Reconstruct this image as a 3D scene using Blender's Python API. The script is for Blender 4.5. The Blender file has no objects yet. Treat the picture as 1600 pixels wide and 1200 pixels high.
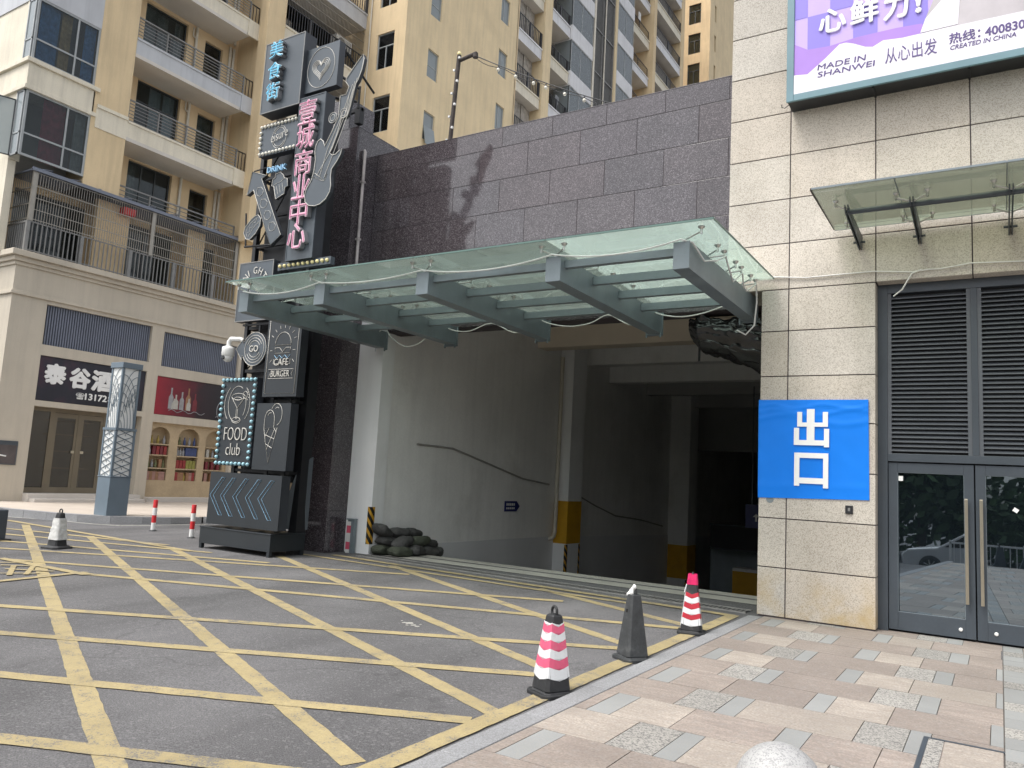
import bpy, bmesh, math, random
from mathutils import Vector, Matrix
R = math.radians
random.seed(7)
S = bpy.context.scene
COL = S.collection

# ------------------------------------------------------------------ camera
EYE = 1.72                       # eye height above the lowest part of the road
CAM = ((0.8485336922, 0.5262908427, 0.0548499963),     # image right
       (-0.0166637518, 0.1301852017, -0.9913496521),   # image down
       (-0.5288789016, 0.8402795738, 0.1192365098))    # view direction
FPX = 1217.6
cd = bpy.data.cameras.new('camera'); cam = bpy.data.objects.new('camera', cd); COL.objects.link(cam)
cd.sensor_fit = 'HORIZONTAL'; cd.sensor_width = 36; cd.lens = 36 * FPX / 1600
cd.clip_start = 0.05; cd.clip_end = 800
r_, d_, f_ = [Vector(v) for v in CAM]
m = Matrix((r_, -d_, -f_)).transposed().to_4x4(); m.translation = (0, 0, EYE)
cam.matrix_world = m
S.camera = cam

# ------------------------------------------------------------------ sky, sun, exposure
SUN_EL, SUN_AZ = R(62), R(205)          # azimuth clockwise from +Y (into the garage)
w = bpy.data.worlds.new('World'); S.world = w; w.use_nodes = True
nt = w.node_tree; bg = nt.nodes['Background']
sky = nt.nodes.new('ShaderNodeTexSky'); sky.sky_type = 'NISHITA'; sky.sun_disc = False
sky.sun_elevation = SUN_EL; sky.sun_rotation = SUN_AZ
sky.air_density = 1.0; sky.dust_density = 4.0; sky.ozone_density = 1.0
hs = nt.nodes.new('ShaderNodeHueSaturation'); hs.inputs['Saturation'].default_value = 0.22   # overcast: nearly grey
nt.links.new(sky.outputs[0], hs.inputs['Color']); nt.links.new(hs.outputs[0], bg.inputs['Color'])
bg.inputs['Strength'].default_value = 0.15
sl = bpy.data.lights.new('sun', 'SUN'); so = bpy.data.objects.new('sun', sl); COL.objects.link(so)
sl.energy = 1.1; sl.angle = R(18); sl.color = (1.0, 0.96, 0.9)
sd = Vector((math.sin(SUN_AZ) * math.cos(SUN_EL), math.cos(SUN_AZ) * math.cos(SUN_EL), math.sin(SUN_EL)))
so.rotation_euler = sd.to_track_quat('Z', 'Y').to_euler(); so.location = sd * 60
S.view_settings.view_transform = 'Standard'; S.view_settings.look = 'None'
S.view_settings.exposure = 0.98; S.view_settings.gamma = 1.0
S.render.engine = 'CYCLES'
S.cycles.max_bounces = 10; S.cycles.diffuse_bounces = 8; S.cycles.glossy_bounces = 4
S.cycles.transmission_bounces = 6; S.cycles.transparent_max_bounces = 12

# ------------------------------------------------------------------ survey: a photo pixel on a known plane -> a point
def at(px, py, ax, c=0.0):
    a, b = (px - 800) / FPX, (py - 600) / FPX
    d = r_ * a + d_ * b + f_
    if ax == 'G': t = -EYE / (d.z - 0.009 * d.y)
    elif ax == 'X': t = c / d.x
    elif ax == 'Y': t = c / d.y
    else: t = (c - EYE) / d.z
    return Vector((0, 0, EYE)) + d * t
def gz(y): return 0.009 * max(-2.0, min(y, 12.4))      # the road climbs gently to the gate

# ------------------------------------------------------------------ materials
def N(nt, t, **kw):
    n = nt.nodes.new(t)
    for k, v in kw.items(): setattr(n, k, v)
    return n
def ramp(nt, fac, stops):
    n = N(nt, 'ShaderNodeValToRGB'); e = n.color_ramp.elements
    while len(e) < len(stops): e.new(0.5)
    for i, (p, c) in enumerate(stops):
        e[i].position = p; e[i].color = (*c, 1) if len(c) == 3 else c
    nt.links.new(fac, n.inputs[0]); return n.outputs[0]
def mixc(nt, fac, a, b, mode='MIX'):
    n = N(nt, 'ShaderNodeMix', data_type='RGBA', blend_type=mode)
    for s, v in ((0, fac), (6, a), (7, b)):
        if hasattr(v, 'is_linked'): nt.links.new(v, n.inputs[s])
        elif s == 0: n.inputs[0].default_value = v
        else: n.inputs[s].default_value = (*v, 1) if len(v) == 3 else v
    return n.outputs[2]
def noise(nt, pos, scale, detail=4, rough=0.55, stretch=None):
    if stretch:
        mp = N(nt, 'ShaderNodeMapping'); mp.inputs['Scale'].default_value = stretch
        nt.links.new(pos, mp.inputs[0]); pos = mp.outputs[0]
    n = N(nt, 'ShaderNodeTexNoise'); n.inputs['Scale'].default_value = scale
    n.inputs['Detail'].default_value = detail; n.inputs['Roughness'].default_value = rough
    nt.links.new(pos, n.inputs['Vector']); return n.outputs[0]
def mat(name, col, rough=0.6, var=0.15, scale=3.0, fine=0.0, fscale=60, metal=0.0, bump=0.0, bscale=80, spec=0.5,
        island=0.0, streak=0.0, dirt=None, dirt_amt=0.0, dscale=1.2, ior=None, col2=None):
    """col: base; var: slow light/dark drift; fine: small grain; island: tone per separate piece; streak: rain streaks; dirt: stain colour"""
    M = bpy.data.materials.new(name); M.use_nodes = True; nt = M.node_tree
    b = nt.nodes['Principled BSDF']; g = N(nt, 'ShaderNodeNewGeometry'); pos = g.outputs['Position']
    c2 = col2 if col2 else tuple(min(1, x * (1 + var)) for x in col); c1 = tuple(x * (1 - var) for x in col)
    n = noise(nt, pos, scale)
    c = ramp(nt, n, [(0.3, c1), (0.7, c2)])
    if fine:
        f = noise(nt, pos, fscale, 3, 0.7)
        c = mixc(nt, 1.0, c, ramp(nt, f, [(0.3, (1 - fine,) * 3), (0.7, (1 + fine,) * 3)]), 'MULTIPLY')
    if island:
        c = mixc(nt, 1.0, c, ramp(nt, g.outputs['Random Per Island'], [(0, (1 - island,) * 3), (1, (1 + island,) * 3)]), 'MULTIPLY')
    if streak:
        s = noise(nt, pos, 1.0, 5, 0.6, (5, 5, 0.35))
        c = mixc(nt, 1.0, c, ramp(nt, s, [(0.45, (1, 1, 1)), (0.75, (1 - streak, 1 - streak, 1 - streak * 0.95))]), 'MULTIPLY')
    if dirt:
        d = noise(nt, pos, dscale, 6, 0.65)
        c = mixc(nt, ramp(nt, d, [(0.55, (0, 0, 0)), (0.75, (dirt_amt,) * 3)]), c, dirt)
    nt.links.new(c, b.inputs['Base Color'])
    b.inputs['Roughness'].default_value = rough; b.inputs['Metallic'].default_value = metal
    b.inputs['Specular IOR Level'].default_value = spec
    if ior: b.inputs['IOR'].default_value = ior
    if bump:
        bn = noise(nt, pos, bscale, 4, 0.6)
        bp = N(nt, 'ShaderNodeBump'); bp.inputs['Strength'].default_value = bump; bp.inputs['Distance'].default_value = 0.01
        nt.links.new(bn, bp.inputs['Height']); nt.links.new(bp.outputs[0], b.inputs['Normal'])
    return M
def speckled(name, base, dots, rough, scale, amount=0.5, island=0.05, spec=0.5, second=None, ior=None, bump=0.0, drift=0.08, stain=None, tints=None):
    """granite: base tone with crystals of other tones"""
    M = bpy.data.materials.new(name); M.use_nodes = True; nt = M.node_tree
    b = nt.nodes['Principled BSDF']; g = N(nt, 'ShaderNodeNewGeometry'); pos = g.outputs['Position']
    v = N(nt, 'ShaderNodeTexVoronoi'); v.inputs['Scale'].default_value = scale; nt.links.new(pos, v.inputs['Vector'])
    sp = N(nt, 'ShaderNodeSeparateColor'); nt.links.new(v.outputs['Color'], sp.inputs[0])
    st = [(0.0, dots), (amount * 0.6, dots), (amount, base), (1.0, tuple(min(1, x * 1.12) for x in base))]
    c = ramp(nt, sp.outputs[0], st)
    if second:
        c = mixc(nt, ramp(nt, sp.outputs[1], [(0.78, (0, 0, 0)), (0.86, (0.8,) * 3)]), c, second)
    n = noise(nt, pos, 1.7)
    c = mixc(nt, 1.0, c, ramp(nt, n, [(0.3, (1 - drift,) * 3), (0.7, (1 + drift,) * 3)]), 'MULTIPLY')
    c = mixc(nt, 1.0, c, ramp(nt, g.outputs['Random Per Island'], [(0, (1 - island,) * 3), (1, (1 + island,) * 3)]), 'MULTIPLY')
    if tints:
        st_ = [(i / len(tints), t) for i, t in enumerate(tints)]
        rp = N(nt, 'ShaderNodeValToRGB'); rp.color_ramp.interpolation = 'CONSTANT'; e = rp.color_ramp.elements
        while len(e) < len(st_): e.new(0.5)
        for i, (p, t) in enumerate(st_): e[i].position = p; e[i].color = (*t, 1)
        w1 = N(nt, 'ShaderNodeMath', operation='MULTIPLY'); w1.inputs[1].default_value = 17.3; nt.links.new(g.outputs['Random Per Island'], w1.inputs[0]); w2 = N(nt, 'ShaderNodeMath', operation='FRACT'); nt.links.new(w1.outputs[0], w2.inputs[0]); nt.links.new(w2.outputs[0], rp.inputs[0])
        c = mixc(nt, 1.0, c, rp.outputs[0], 'MULTIPLY')
        sk = noise(nt, pos, 1.0, 5, 0.6, (4, 4, 0.3)); c = mixc(nt, 1.0, c, ramp(nt, sk, [(0.5, (1, 1, 1)), (0.8, (0.88, 0.87, 0.85))]), 'MULTIPLY')
    if stain:
        (zc, zh, colr) = stain     # a damp yellow stain low on the stone
        sx = N(nt, 'ShaderNodeSeparateXYZ'); nt.links.new(pos, sx.inputs[0])
        mr = N(nt, 'ShaderNodeMapRange'); mr.inputs[1].default_value = zc + zh; mr.inputs[2].default_value = zc
        nt.links.new(sx.outputs[2], mr.inputs[0])
        nn = noise(nt, pos, 2.3, 5, 0.6)
        mm = N(nt, 'ShaderNodeMath', operation='MULTIPLY'); nt.links.new(mr.outputs[0], mm.inputs[0]); nt.links.new(ramp(nt, nn, [(0.42, (0, 0, 0)), (0.68, (1, 1, 1))]), mm.inputs[1])
        c = mixc(nt, mm.outputs[0], c, colr)
    nt.links.new(c, b.inputs['Base Color']); b.inputs['Roughness'].default_value = rough
    b.inputs['Specular IOR Level'].default_value = spec
    if ior: b.inputs['IOR'].default_value = ior
    if bump:
        bp = N(nt, 'ShaderNodeBump'); bp.inputs['Strength'].default_value = bump; bp.inputs['Distance'].default_value = 0.004
        nt.links.new(sp.outputs[2], bp.inputs['Height']); nt.links.new(bp.outputs[0], b.inputs['Normal'])
    return M
def glass(name, tint, alpha, rough=0.03, ior=1.5, dust=None, dust_amt=0.0, gloss=0.12, dshare=0.2, gcol=(1, 1, 1)):
    """pane: see-through tint + reflection (+ translucent film of dust or painted-in reflection)"""
    M = bpy.data.materials.new(name); M.use_nodes = True; nt = M.node_tree
    out = nt.nodes['Material Output']; nt.nodes.remove(nt.nodes['Principled BSDF'])
    tr = N(nt, 'ShaderNodeBsdfTransparent'); tr.inputs[0].default_value = (*tint, 1)
    gl = N(nt, 'ShaderNodeBsdfGlossy'); gl.inputs['Roughness'].default_value = rough; gl.inputs[0].default_value = (*gcol, 1)
    last = tr.outputs[0]
    if dust:
        g = N(nt, 'ShaderNodeNewGeometry')
        tl = N(nt, 'ShaderNodeBsdfTranslucent'); tl.inputs[0].default_value = (*dust, 1)
        df = N(nt, 'ShaderNodeBsdfDiffuse'); df.inputs[0].default_value = (*dust, 1)
        a = N(nt, 'ShaderNodeMixShader'); a.inputs[0].default_value = dshare
        nt.links.new(tl.outputs[0], a.inputs[1]); nt.links.new(df.outputs[0], a.inputs[2])
        x = N(nt, 'ShaderNodeMixShader')
        nn = noise(nt, g.outputs['Position'], 1.6, 5, 0.6)
        nt.links.new(ramp(nt, nn, [(0.25, (max(0, dust_amt - 0.04),) * 3), (0.75, (min(1, dust_amt + 0.04),) * 3)]), x.inputs[0])
        nt.links.new(last, x.inputs[1]); nt.links.new(a.outputs[0], x.inputs[2]); last = x.outputs[0]
    else:
        x = N(nt, 'ShaderNodeMixShader'); x.inputs[0].default_value = 1 - alpha
        df = N(nt, 'ShaderNodeBsdfDiffuse'); df.inputs[0].default_value = (*(t * 0.25 for t in tint), 1)
        nt.links.new(df.outputs[0], x.inputs[1]); nt.links.new(last, x.inputs[2]); last = x.outputs[0]
    fr = N(nt, 'ShaderNodeFresnel'); fr.inputs[0].default_value = ior
    ad = N(nt, 'ShaderNodeMath', operation='ADD', use_clamp=True); ad.inputs[1].default_value = gloss
    nt.links.new(fr.outputs[0], ad.inputs[0])
    y = N(nt, 'ShaderNodeMixShader'); nt.links.new(ad.outputs[0], y.inputs[0])
    nt.links.new(last, y.inputs[1]); nt.links.new(gl.outputs[0], y.inputs[2]); nt.links.new(y.outputs[0], out.inputs[0])
    return M
def emis(name, col, st):
    M = bpy.data.materials.new(name); M.use_nodes = True; b = M.node_tree.nodes['Principled BSDF']
    b.inputs['Base Color'].default_value = (*col, 1); b.inputs['Emission Color'].default_value = (*col, 1); b.inputs['Emission Strength'].default_value = st
    return M
T = {}
def asphalt():
    M = mat('asphalt', (0.108, 0.106, 0.108), 0.9, 0.16, 0.45, 0.55, 95, bump=0.7, bscale=130)
    nt = M.node_tree; b = nt.nodes['Principled BSDF']; g = N(nt, 'ShaderNodeNewGeometry'); pos = g.outputs['Position']
    c = b.inputs['Base Color'].links[0].from_socket
    # wheel paths running in and out of the gate, older darker patches, oil drips, pale dust
    mp = N(nt, 'ShaderNodeMapping'); mp.inputs['Rotation'].default_value = (0, 0, R(-28)); mp.inputs['Scale'].default_value = (1.1, 0.10, 1); nt.links.new(pos, mp.inputs[0])
    wn = N(nt, 'ShaderNodeTexNoise'); wn.inputs['Scale'].default_value = 1.0; wn.inputs['Detail'].default_value = 4; nt.links.new(mp.outputs[0], wn.inputs['Vector'])
    c = mixc(nt, 1.0, c, ramp(nt, wn.outputs[0], [(0.35, (0.80,) * 3), (0.5, (1, 1, 1)), (0.66, (1.16,) * 3)]), 'MULTIPLY')
    p2 = noise(nt, pos, 0.38, 6, 0.6); c = mixc(nt, 1.0, c, ramp(nt, p2, [(0.40, (0.86,) * 3), (0.60, (1.10,) * 3)]), 'MULTIPLY')
    oi = noise(nt, pos, 1.9, 7, 0.62); c = mixc(nt, ramp(nt, oi, [(0.66, (0, 0, 0)), (0.73, (0.55,) * 3)]), c, (0.055, 0.053, 0.052))
    v = N(nt, 'ShaderNodeTexVoronoi'); v.inputs['Scale'].default_value = 55; nt.links.new(pos, v.inputs['Vector'])
    sc_ = N(nt, 'ShaderNodeSeparateColor'); nt.links.new(v.outputs['Color'], sc_.inputs[0])
    c = mixc(nt, ramp(nt, sc_.outputs[0], [(0.90, (0, 0, 0)), (0.94, (0.32,) * 3)]), c, (0.24, 0.235, 0.23))     # pale aggregate
    cr = N(nt, 'ShaderNodeTexVoronoi', feature='DISTANCE_TO_EDGE'); cr.inputs['Scale'].default_value = 0.33
    ad = N(nt, 'ShaderNodeVectorMath', operation='ADD'); n3 = N(nt, 'ShaderNodeTexNoise'); n3.inputs['Scale'].default_value = 1.6; n3.inputs['Detail'].default_value = 6; nt.links.new(pos, n3.inputs['Vector']); nt.links.new(pos, ad.inputs[0]); nt.links.new(n3.outputs['Color'], ad.inputs[1]); nt.links.new(ad.outputs[0], cr.inputs['Vector'])
    c = mixc(nt, ramp(nt, cr.outputs['Distance'], [(0.002, (0.45,) * 3), (0.006, (0, 0, 0))]), c, (0.05, 0.05, 0.05))       # hairline cracks
    nt.links.new(c, b.inputs['Base Color']); return M
T['asphalt'] = asphalt()
def paint(name, col, worn, under=(0.13, 0.125, 0.12)):
    """road paint: sanded thin in patches, rubbed through along the wheel paths, dirty"""
    M = mat(name, col, 0.78, 0.12, 1.6, 0.22, 60, bump=0.3, bscale=120, dirt=tuple(x * .62 for x in col), dirt_amt=0.7, dscale=1.1)
    nt = M.node_tree; b = nt.nodes['Principled BSDF']; g = N(nt, 'ShaderNodeNewGeometry')
    src = b.inputs['Base Color'].links[0].from_socket
    n = noise(nt, g.outputs['Position'], 7, 8, 0.72); n2 = noise(nt, g.outputs['Position'], 60, 3, 0.75); n4 = noise(nt, g.outputs['Position'], 0.6, 4, 0.6)
    mu = N(nt, 'ShaderNodeMath', operation='MULTIPLY'); nt.links.new(n, mu.inputs[0]); nt.links.new(n2, mu.inputs[1])
    m2 = N(nt, 'ShaderNodeMath', operation='MULTIPLY_ADD'); nt.links.new(n4, m2.inputs[0]); m2.inputs[1].default_value = 0.22; nt.links.new(mu.outputs[0], m2.inputs[2])
    c = mixc(nt, ramp(nt, m2.outputs[0], [(worn, (0, 0, 0)), (worn + 0.07, (0.9,) * 3)]), src, under)
    nt.links.new(c, b.inputs['Base Color']); return M
T['yellow_paint'] = paint('yellow_road_paint', (0.335, 0.272, 0.142), 0.385)
T['white_paint'] = paint('white_road_paint', (0.43, 0.421, 0.378), 0.37)
T['concrete'] = mat('concrete', (0.37, 0.355, 0.32), 0.85, 0.15, 1.2, 0.12, 70, bump=0.2, dirt=(0.24, 0.23, 0.205), dirt_amt=0.6)
T['kerb'] = speckled('grey_kerb_granite', (0.258, 0.262, 0.267), (0.2, 0.2, 0.205), 0.7, 140, 0.5, 0.08)
T['grout'] = mat('grout', (0.13, 0.12, 0.11), 0.95, 0.2, 6)
def paver(name, c1, c2, isl=0.10, mot=(0.30, 0.285, 0.265)):
    M = mat(name, c1, 0.62, 0.14, 2.2, 0.38, 62, island=isl, bump=0.12, bscale=150, dirt=tuple(x * 0.70 for x in c1), dirt_amt=0.6, dscale=1.6)
    nt = M.node_tree; b = nt.nodes['Principled BSDF']; g = N(nt, 'ShaderNodeNewGeometry')
    src = b.inputs['Base Color'].links[0].from_socket
    n = noise(nt, g.outputs['Position'], 3.0, 6, 0.65, (1.3, 7, 1))       # the saw-grain runs along each slab
    c = mixc(nt, ramp(nt, n, [(0.38, (0, 0, 0)), (0.66, (0.75,) * 3)]), src, c2); n6 = noise(nt, g.outputs['Position'], 22, 5, 0.7); c = mixc(nt, ramp(nt, n6, [(0.5, (0, 0, 0)), (0.72, (0.55,) * 3)]), c, mot); nt.links.new(c, b.inputs['Base Color']); return M
T['pav_pink'] = paver('pink_brown_paver', (0.281, 0.238, 0.206), (0.215, 0.18, 0.158), 0.17)
T['pav_beige'] = paver('beige_paver', (0.34, 0.3, 0.258), (0.272, 0.232, 0.197), 0.16)
T['pav_speck'] = speckled('speckled_grey_paver', (0.315, 0.302, 0.275), (0.145, 0.14, 0.135), 0.65, 105, 0.42, 0.10)
T['pav_grey'] = speckled('blue_grey_paver', (0.255, 0.255, 0.243), (0.25, 0.26, 0.26), 0.65, 200, 0.5, 0.10)
T['tower_stone'] = speckled('flamed_cream_granite', (0.475, 0.442, 0.392), (0.345, 0.315, 0.27), 0.72, 115, 0.42, 0.075, second=(0.56, 0.53, 0.475), bump=0.15, tints=[(1, 1, 1), (1.0, .965, .93), (.95, .945, .93), (1.03, 1.02, 1.0), (1.0, .98, .95)], stain=(0.1, 0.75, (0.42, 0.31, 0.15)))
T['joint'] = mat('dark_joint', (0.055, 0.045, 0.05), 0.9, 0.1)
T['brown_granite'] = speckled('polished_brown_granite', (0.064, 0.055, 0.06), (0.038, 0.031, 0.035), 0.075, 75, 0.45, 0.07, spec=0.72, second=(0.17, 0.15, 0.162), drift=0.12, tints=[(1, 1, 1), (.94, .94, .97), (1.05, 1.0, 1.0), (.97, .97, .97), (1.0, 1.03, 1.05)])
T['steel_frame'] = mat('grey_green_paint', (0.175, 0.212, 0.232), 0.42, 0.10, 2, 0.05, 40, streak=0.10, dirt=(0.12, 0.12, 0.11), dirt_amt=0.3)
T['glass_canopy'] = glass('green_canopy_glass', (0.78, 0.86, 0.815), 0.5, 0.05, 1.45, (0.64, 0.73, 0.68), 0.36, 0.02)
T['glass_small'] = glass('olive_canopy_glass', (0.76, 0.81, 0.70), 0.5, 0.04, 1.4, (0.74, 0.77, 0.66), 0.26, 0.02)
T['glass_door'] = glass('tinted_door_glass', (0.05, 0.075, 0.095), 0.5, 0.01, 1.6, gloss=0.22, gcol=(0.74, 0.88, 1.0))
T['glass_window'] = glass('window_glass', (0.62, 0.68, 0.70), 0.03, 0.02, 1.36, gloss=0.0)
T['glass_brown'] = glass('bronze_glass', (0.50, 0.44, 0.34), 0.08, 0.02, 1.45, gloss=0.03)
T['glass_frost'] = glass('frosted_window_glass', (0.4, 0.45, 0.47), 0.5, 0.15, 1.4, (0.34, 0.385, 0.40), 0.72, 0.02, 0.9)
T['glass_bay'] = glass('bay_glass', (0.45, 0.5, 0.52), 0.5, 0.05, 1.35, (0.27, 0.32, 0.345), 0.42, 0.02, 0.95)  # sky reflection is painted in as a diffuse blue-grey film
T['steel'] = mat('stainless_steel', (0.55, 0.55, 0.53), 0.28, 0.08, 8, metal=1.0)
T['brass'] = mat('pale_bronze_steel', (0.50, 0.455, 0.36), 0.3, 0.06, 8, metal=1.0)
T['dark_metal'] = mat('charcoal_metal', (0.050, 0.062, 0.076), 0.42, 0.10, 2, 0.05, 30, dirt=(0.085, 0.09, 0.092), dirt_amt=0.3)
T['louvre'] = mat('slate_louvre', (0.095, 0.104, 0.118), 0.45, 0.08, 3)
T['black_metal'] = mat('black_steel', (0.014, 0.015, 0.018), 0.5, 0.2, 4)
T['panel'] = mat('dark_sign_panel', (0.068, 0.083, 0.098), 0.42, 0.10, 1.5, 0.04, 30, dirt=(0.11, 0.12, 0.13), dirt_amt=0.35)
T['panel_low'] = mat('charcoal_sign_panel', (0.02, 0.025, 0.03), 0.42, 0.10, 1.5, 0.04, 30, dirt=(0.032, 0.036, 0.040), dirt_amt=0.35)
T['panel_side'] = mat('panel_edge', (0.04, 0.045, 0.055), 0.5, 0.1)
T['neon_white'] = mat('unlit_white_tube', (0.62, 0.60, 0.55), 0.35, 0.06)
T['neon_blue'] = mat('unlit_blue_tube', (0.30, 0.52, 0.72), 0.35, 0.06)
T['cyan'] = mat('cyan_acrylic', (0.16, 0.55, 0.78), 0.3, 0.12, 6)
T['cyan_edge'] = mat('pale_cyan_acrylic', (0.60, 0.76, 0.82), 0.35, 0.06)
T['letter_side'] = mat('letter_return', (0.20, 0.205, 0.22), 0.5, 0.1)
T['pink'] = mat('pink_tube', (0.74, 0.30, 0.46), 0.35, 0.06)
T['pink_edge'] = mat('pale_pink_acrylic', (0.70, 0.50, 0.57), 0.4, 0.06)
T['bulb_white'] = mat('frosted_bulb', (0.75, 0.73, 0.64), 0.3, 0.03)
T['bulb_blue'] = mat('blue_bulb', (0.30, 0.52, 0.60), 0.2, 0.05)
T['bulb_yellow'] = mat('yellow_bulb', (0.78, 0.68, 0.34), 0.3, 0.03)
T['apt_tan'] = mat('tan_render', (0.679, 0.535, 0.333), 0.88, 0.07, 0.9, 0.05, 30, streak=0.16, dirt=(0.62, 0.47, 0.29), dirt_amt=0.4, dscale=0.5)
T['apt_lit'] = mat('lit_tan_render', (0.73, 0.59, 0.375), 0.88, 0.07, 0.9, 0.05, 30, streak=0.14, dirt=(0.56, 0.42, 0.25), dirt_amt=0.25, dscale=0.5)  # lit copy of the tan for +X faces; the brightness is in the colour
T['apt_cream'] = mat('cream_render', (0.719, 0.664, 0.541), 0.85, 0.07, 1.0, 0.05, 30, streak=0.18)
T['podium'] = mat('stone_coloured_render', (0.517, 0.464, 0.378), 0.82, 0.06, 0.8, 0.06, 40, streak=0.12, dirt=(0.44, 0.39, 0.31), dirt_amt=0.3)
T['apt_grey'] = mat('pale_grey_render', (0.51, 0.524, 0.546), 0.85, 0.06, 1.0, streak=0.14)
T['apt_white'] = mat('whitewashed_render', (0.70, 0.70, 0.71), 0.85, 0.06, 1.0, streak=0.14)
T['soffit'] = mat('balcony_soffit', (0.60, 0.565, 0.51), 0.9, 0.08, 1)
T['apt_shade'] = mat('recess_render', (0.69, 0.538, 0.34), 0.9, 0.07, 1)
T['rail'] = mat('grey_railing_paint', (0.20, 0.20, 0.195), 0.45, 0.12, 5)
T['rail_dark'] = mat('dark_railing_paint', (0.035, 0.037, 0.042), 0.5, 0.12, 5)
T['cage'] = mat('stainless_grille', (0.30, 0.28, 0.245), 0.4, 0.1, 5, metal=0.6)
T['win_frame'] = mat('grey_window_frame', (0.34, 0.36, 0.365), 0.45, 0.1)
T['win_dark'] = mat('dark_window_frame', (0.05, 0.058, 0.062), 0.45, 0.1)
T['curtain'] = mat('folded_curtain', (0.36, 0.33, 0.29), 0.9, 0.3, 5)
T['curtain_pale'] = mat('pale_blind', (0.50, 0.51, 0.50), 0.9, 0.15, 5)
T['curtain_blue'] = mat('blue_curtain', (0.16, 0.34, 0.62), 0.9, 0.3, 9)
T['curtain_brown'] = mat('brown_curtain', (0.66, 0.40, 0.18), 0.9, 0.3, 9)
T['curtain_red'] = mat('dark_red_curtain', (0.42, 0.05, 0.08), 0.9, 0.3, 6)
T['dark_room'] = mat('dark_room', (0.03, 0.03, 0.03), 0.9, 0.2)  # darkness of unlit interiors is put into the colour
T['pipe_white'] = mat('white_pvc_pipe', (0.62, 0.58, 0.49), 0.45, 0.08, 4)
T['shutter'] = mat('blue_grey_ribbed_steel', (0.165, 0.185, 0.235), 0.5, 0.08, 2)
T['shutter_gap'] = mat('ribbed_steel_gap', (0.04, 0.045, 0.06), 0.6, 0.1)
T['wood'] = mat('pale_wood', (0.44, 0.34, 0.215), 0.6, 0.10, 2, 0.08, 20)
T['bronze_frame'] = mat('bronze_door_frame', (0.15, 0.125, 0.085), 0.4, 0.1)
T['step'] = mat('pale_step_stone', (0.54, 0.504, 0.459), 0.6, 0.06, 1.5, 0.05, 40)
T['pave_far'] = mat('pinkish_pavement', (0.45, 0.392, 0.333), 0.75, 0.08, 1.2, 0.08, 30)
T['lamp_paint'] = mat('blue_grey_paint', (0.125, 0.165, 0.20), 0.42, 0.08, 2)
T['lamp_white'] = mat('opal_acrylic', (0.70, 0.71, 0.69), 0.4, 0.05, 2)
T['wall_white'] = mat('white_emulsion', (0.84, 0.85, 0.85), 0.85, 0.04, 1, streak=0.05, dirt=(0.58, 0.58, 0.56), dirt_amt=0.3)
T['wall_grey'] = mat('garage_wall_paint', (0.82, 0.82, 0.80), 0.85, 0.08, 0.6, 0.04, 30, streak=0.07, dirt=(0.58, 0.575, 0.54), dirt_amt=0.6, dscale=0.7)
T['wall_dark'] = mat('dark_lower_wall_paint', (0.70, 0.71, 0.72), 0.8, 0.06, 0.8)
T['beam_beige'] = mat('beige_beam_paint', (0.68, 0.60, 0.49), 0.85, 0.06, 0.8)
T['deep'] = mat('deep_garage_gloom', (0.42, 0.42, 0.415), 0.9, 0.08, 0.8)  # darker copy of the garage paint; gloom of the far end is in the colour
T['safety_yellow'] = mat('safety_yellow', (0.62, 0.34, 0.015), 0.6, 0.08, 3, dirt=(0.35, 0.2, 0.03), dirt_amt=0.4)
T['rubber'] = mat('black_rubber', (0.022, 0.023, 0.025), 0.6, 0.2, 6, 0.15, 40, bump=0.15, bscale=60, dirt=(0.075, 0.073, 0.07), dirt_amt=0.6, dscale=6)
T['rubber_dusty'] = mat('dusty_rubber', (0.038, 0.041, 0.043), 0.65, 0.25, 9, 0.15, 50, bump=0.2, bscale=70, dirt=(0.10, 0.105, 0.105), dirt_amt=0.7, dscale=9)
T['white_tape'] = mat('white_reflective_tape', (0.648, 0.666, 0.675), 0.4, 0.05, 9, dirt=(0.38, 0.37, 0.35), dirt_amt=0.65, dscale=9)
T['pink_tape'] = mat('faded_pink_tape', (0.648, 0.099, 0.189), 0.45, 0.10, 9, dirt=(0.45, 0.20, 0.23), dirt_amt=0.6, dscale=8)
T['red_tape'] = mat('red_tape', (0.44, 0.022, 0.04), 0.42, 0.12, 9)
T['red_plastic'] = mat('red_plastic', (0.55, 0.02, 0.025), 0.45, 0.1, 6)
T['white_plastic'] = mat('white_plastic', (0.70, 0.70, 0.68), 0.45, 0.05, 6)
T['crumpled'] = mat('crumpled_white_wrap', (0.558, 0.558, 0.54), 0.5, 0.18, 14, bump=0.9, bscale=22)
T['pink_film'] = mat('pink_film', (0.62, 0.02, 0.12), 0.3, 0.2, 14)
T['blue_sign'] = mat('blue_vinyl', (0.001, 0.185, 0.74), 0.5, 0.05, 2, spec=0.3, bump=0.12, bscale=6)
T['navy'] = mat('navy_sign', (0.012, 0.018, 0.13), 0.4, 0.1)
T['white_vinyl'] = mat('white_vinyl', (0.80, 0.80, 0.78), 0.5, 0.03)
T['bollard_stone'] = speckled('white_granite', (0.34, 0.34, 0.335), (0.25, 0.25, 0.25), 0.55, 150, 0.35, 0.02)
T['bin_bag'] = mat('black_plastic_film', (0.012, 0.012, 0.013), 0.22, 0.1, 5, spec=0.8, bump=0.6, bscale=9)
T['sandbag'] = mat('dark_woven_sandbag', (0.060, 0.060, 0.058), 0.85, 0.25, 5, 0.2, 60, bump=0.4, bscale=90)
T['sandbag_green'] = mat('olive_woven_sandbag', (0.052, 0.060, 0.042), 0.85, 0.25, 5, 0.2, 60, bump=0.4, bscale=90)
T['cable'] = mat('white_cable', (0.66, 0.66, 0.64), 0.5, 0.05)
T['rust'] = mat('rusty_pole', (0.05, 0.04, 0.036), 0.8, 0.35, 7, bump=0.3)
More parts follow.
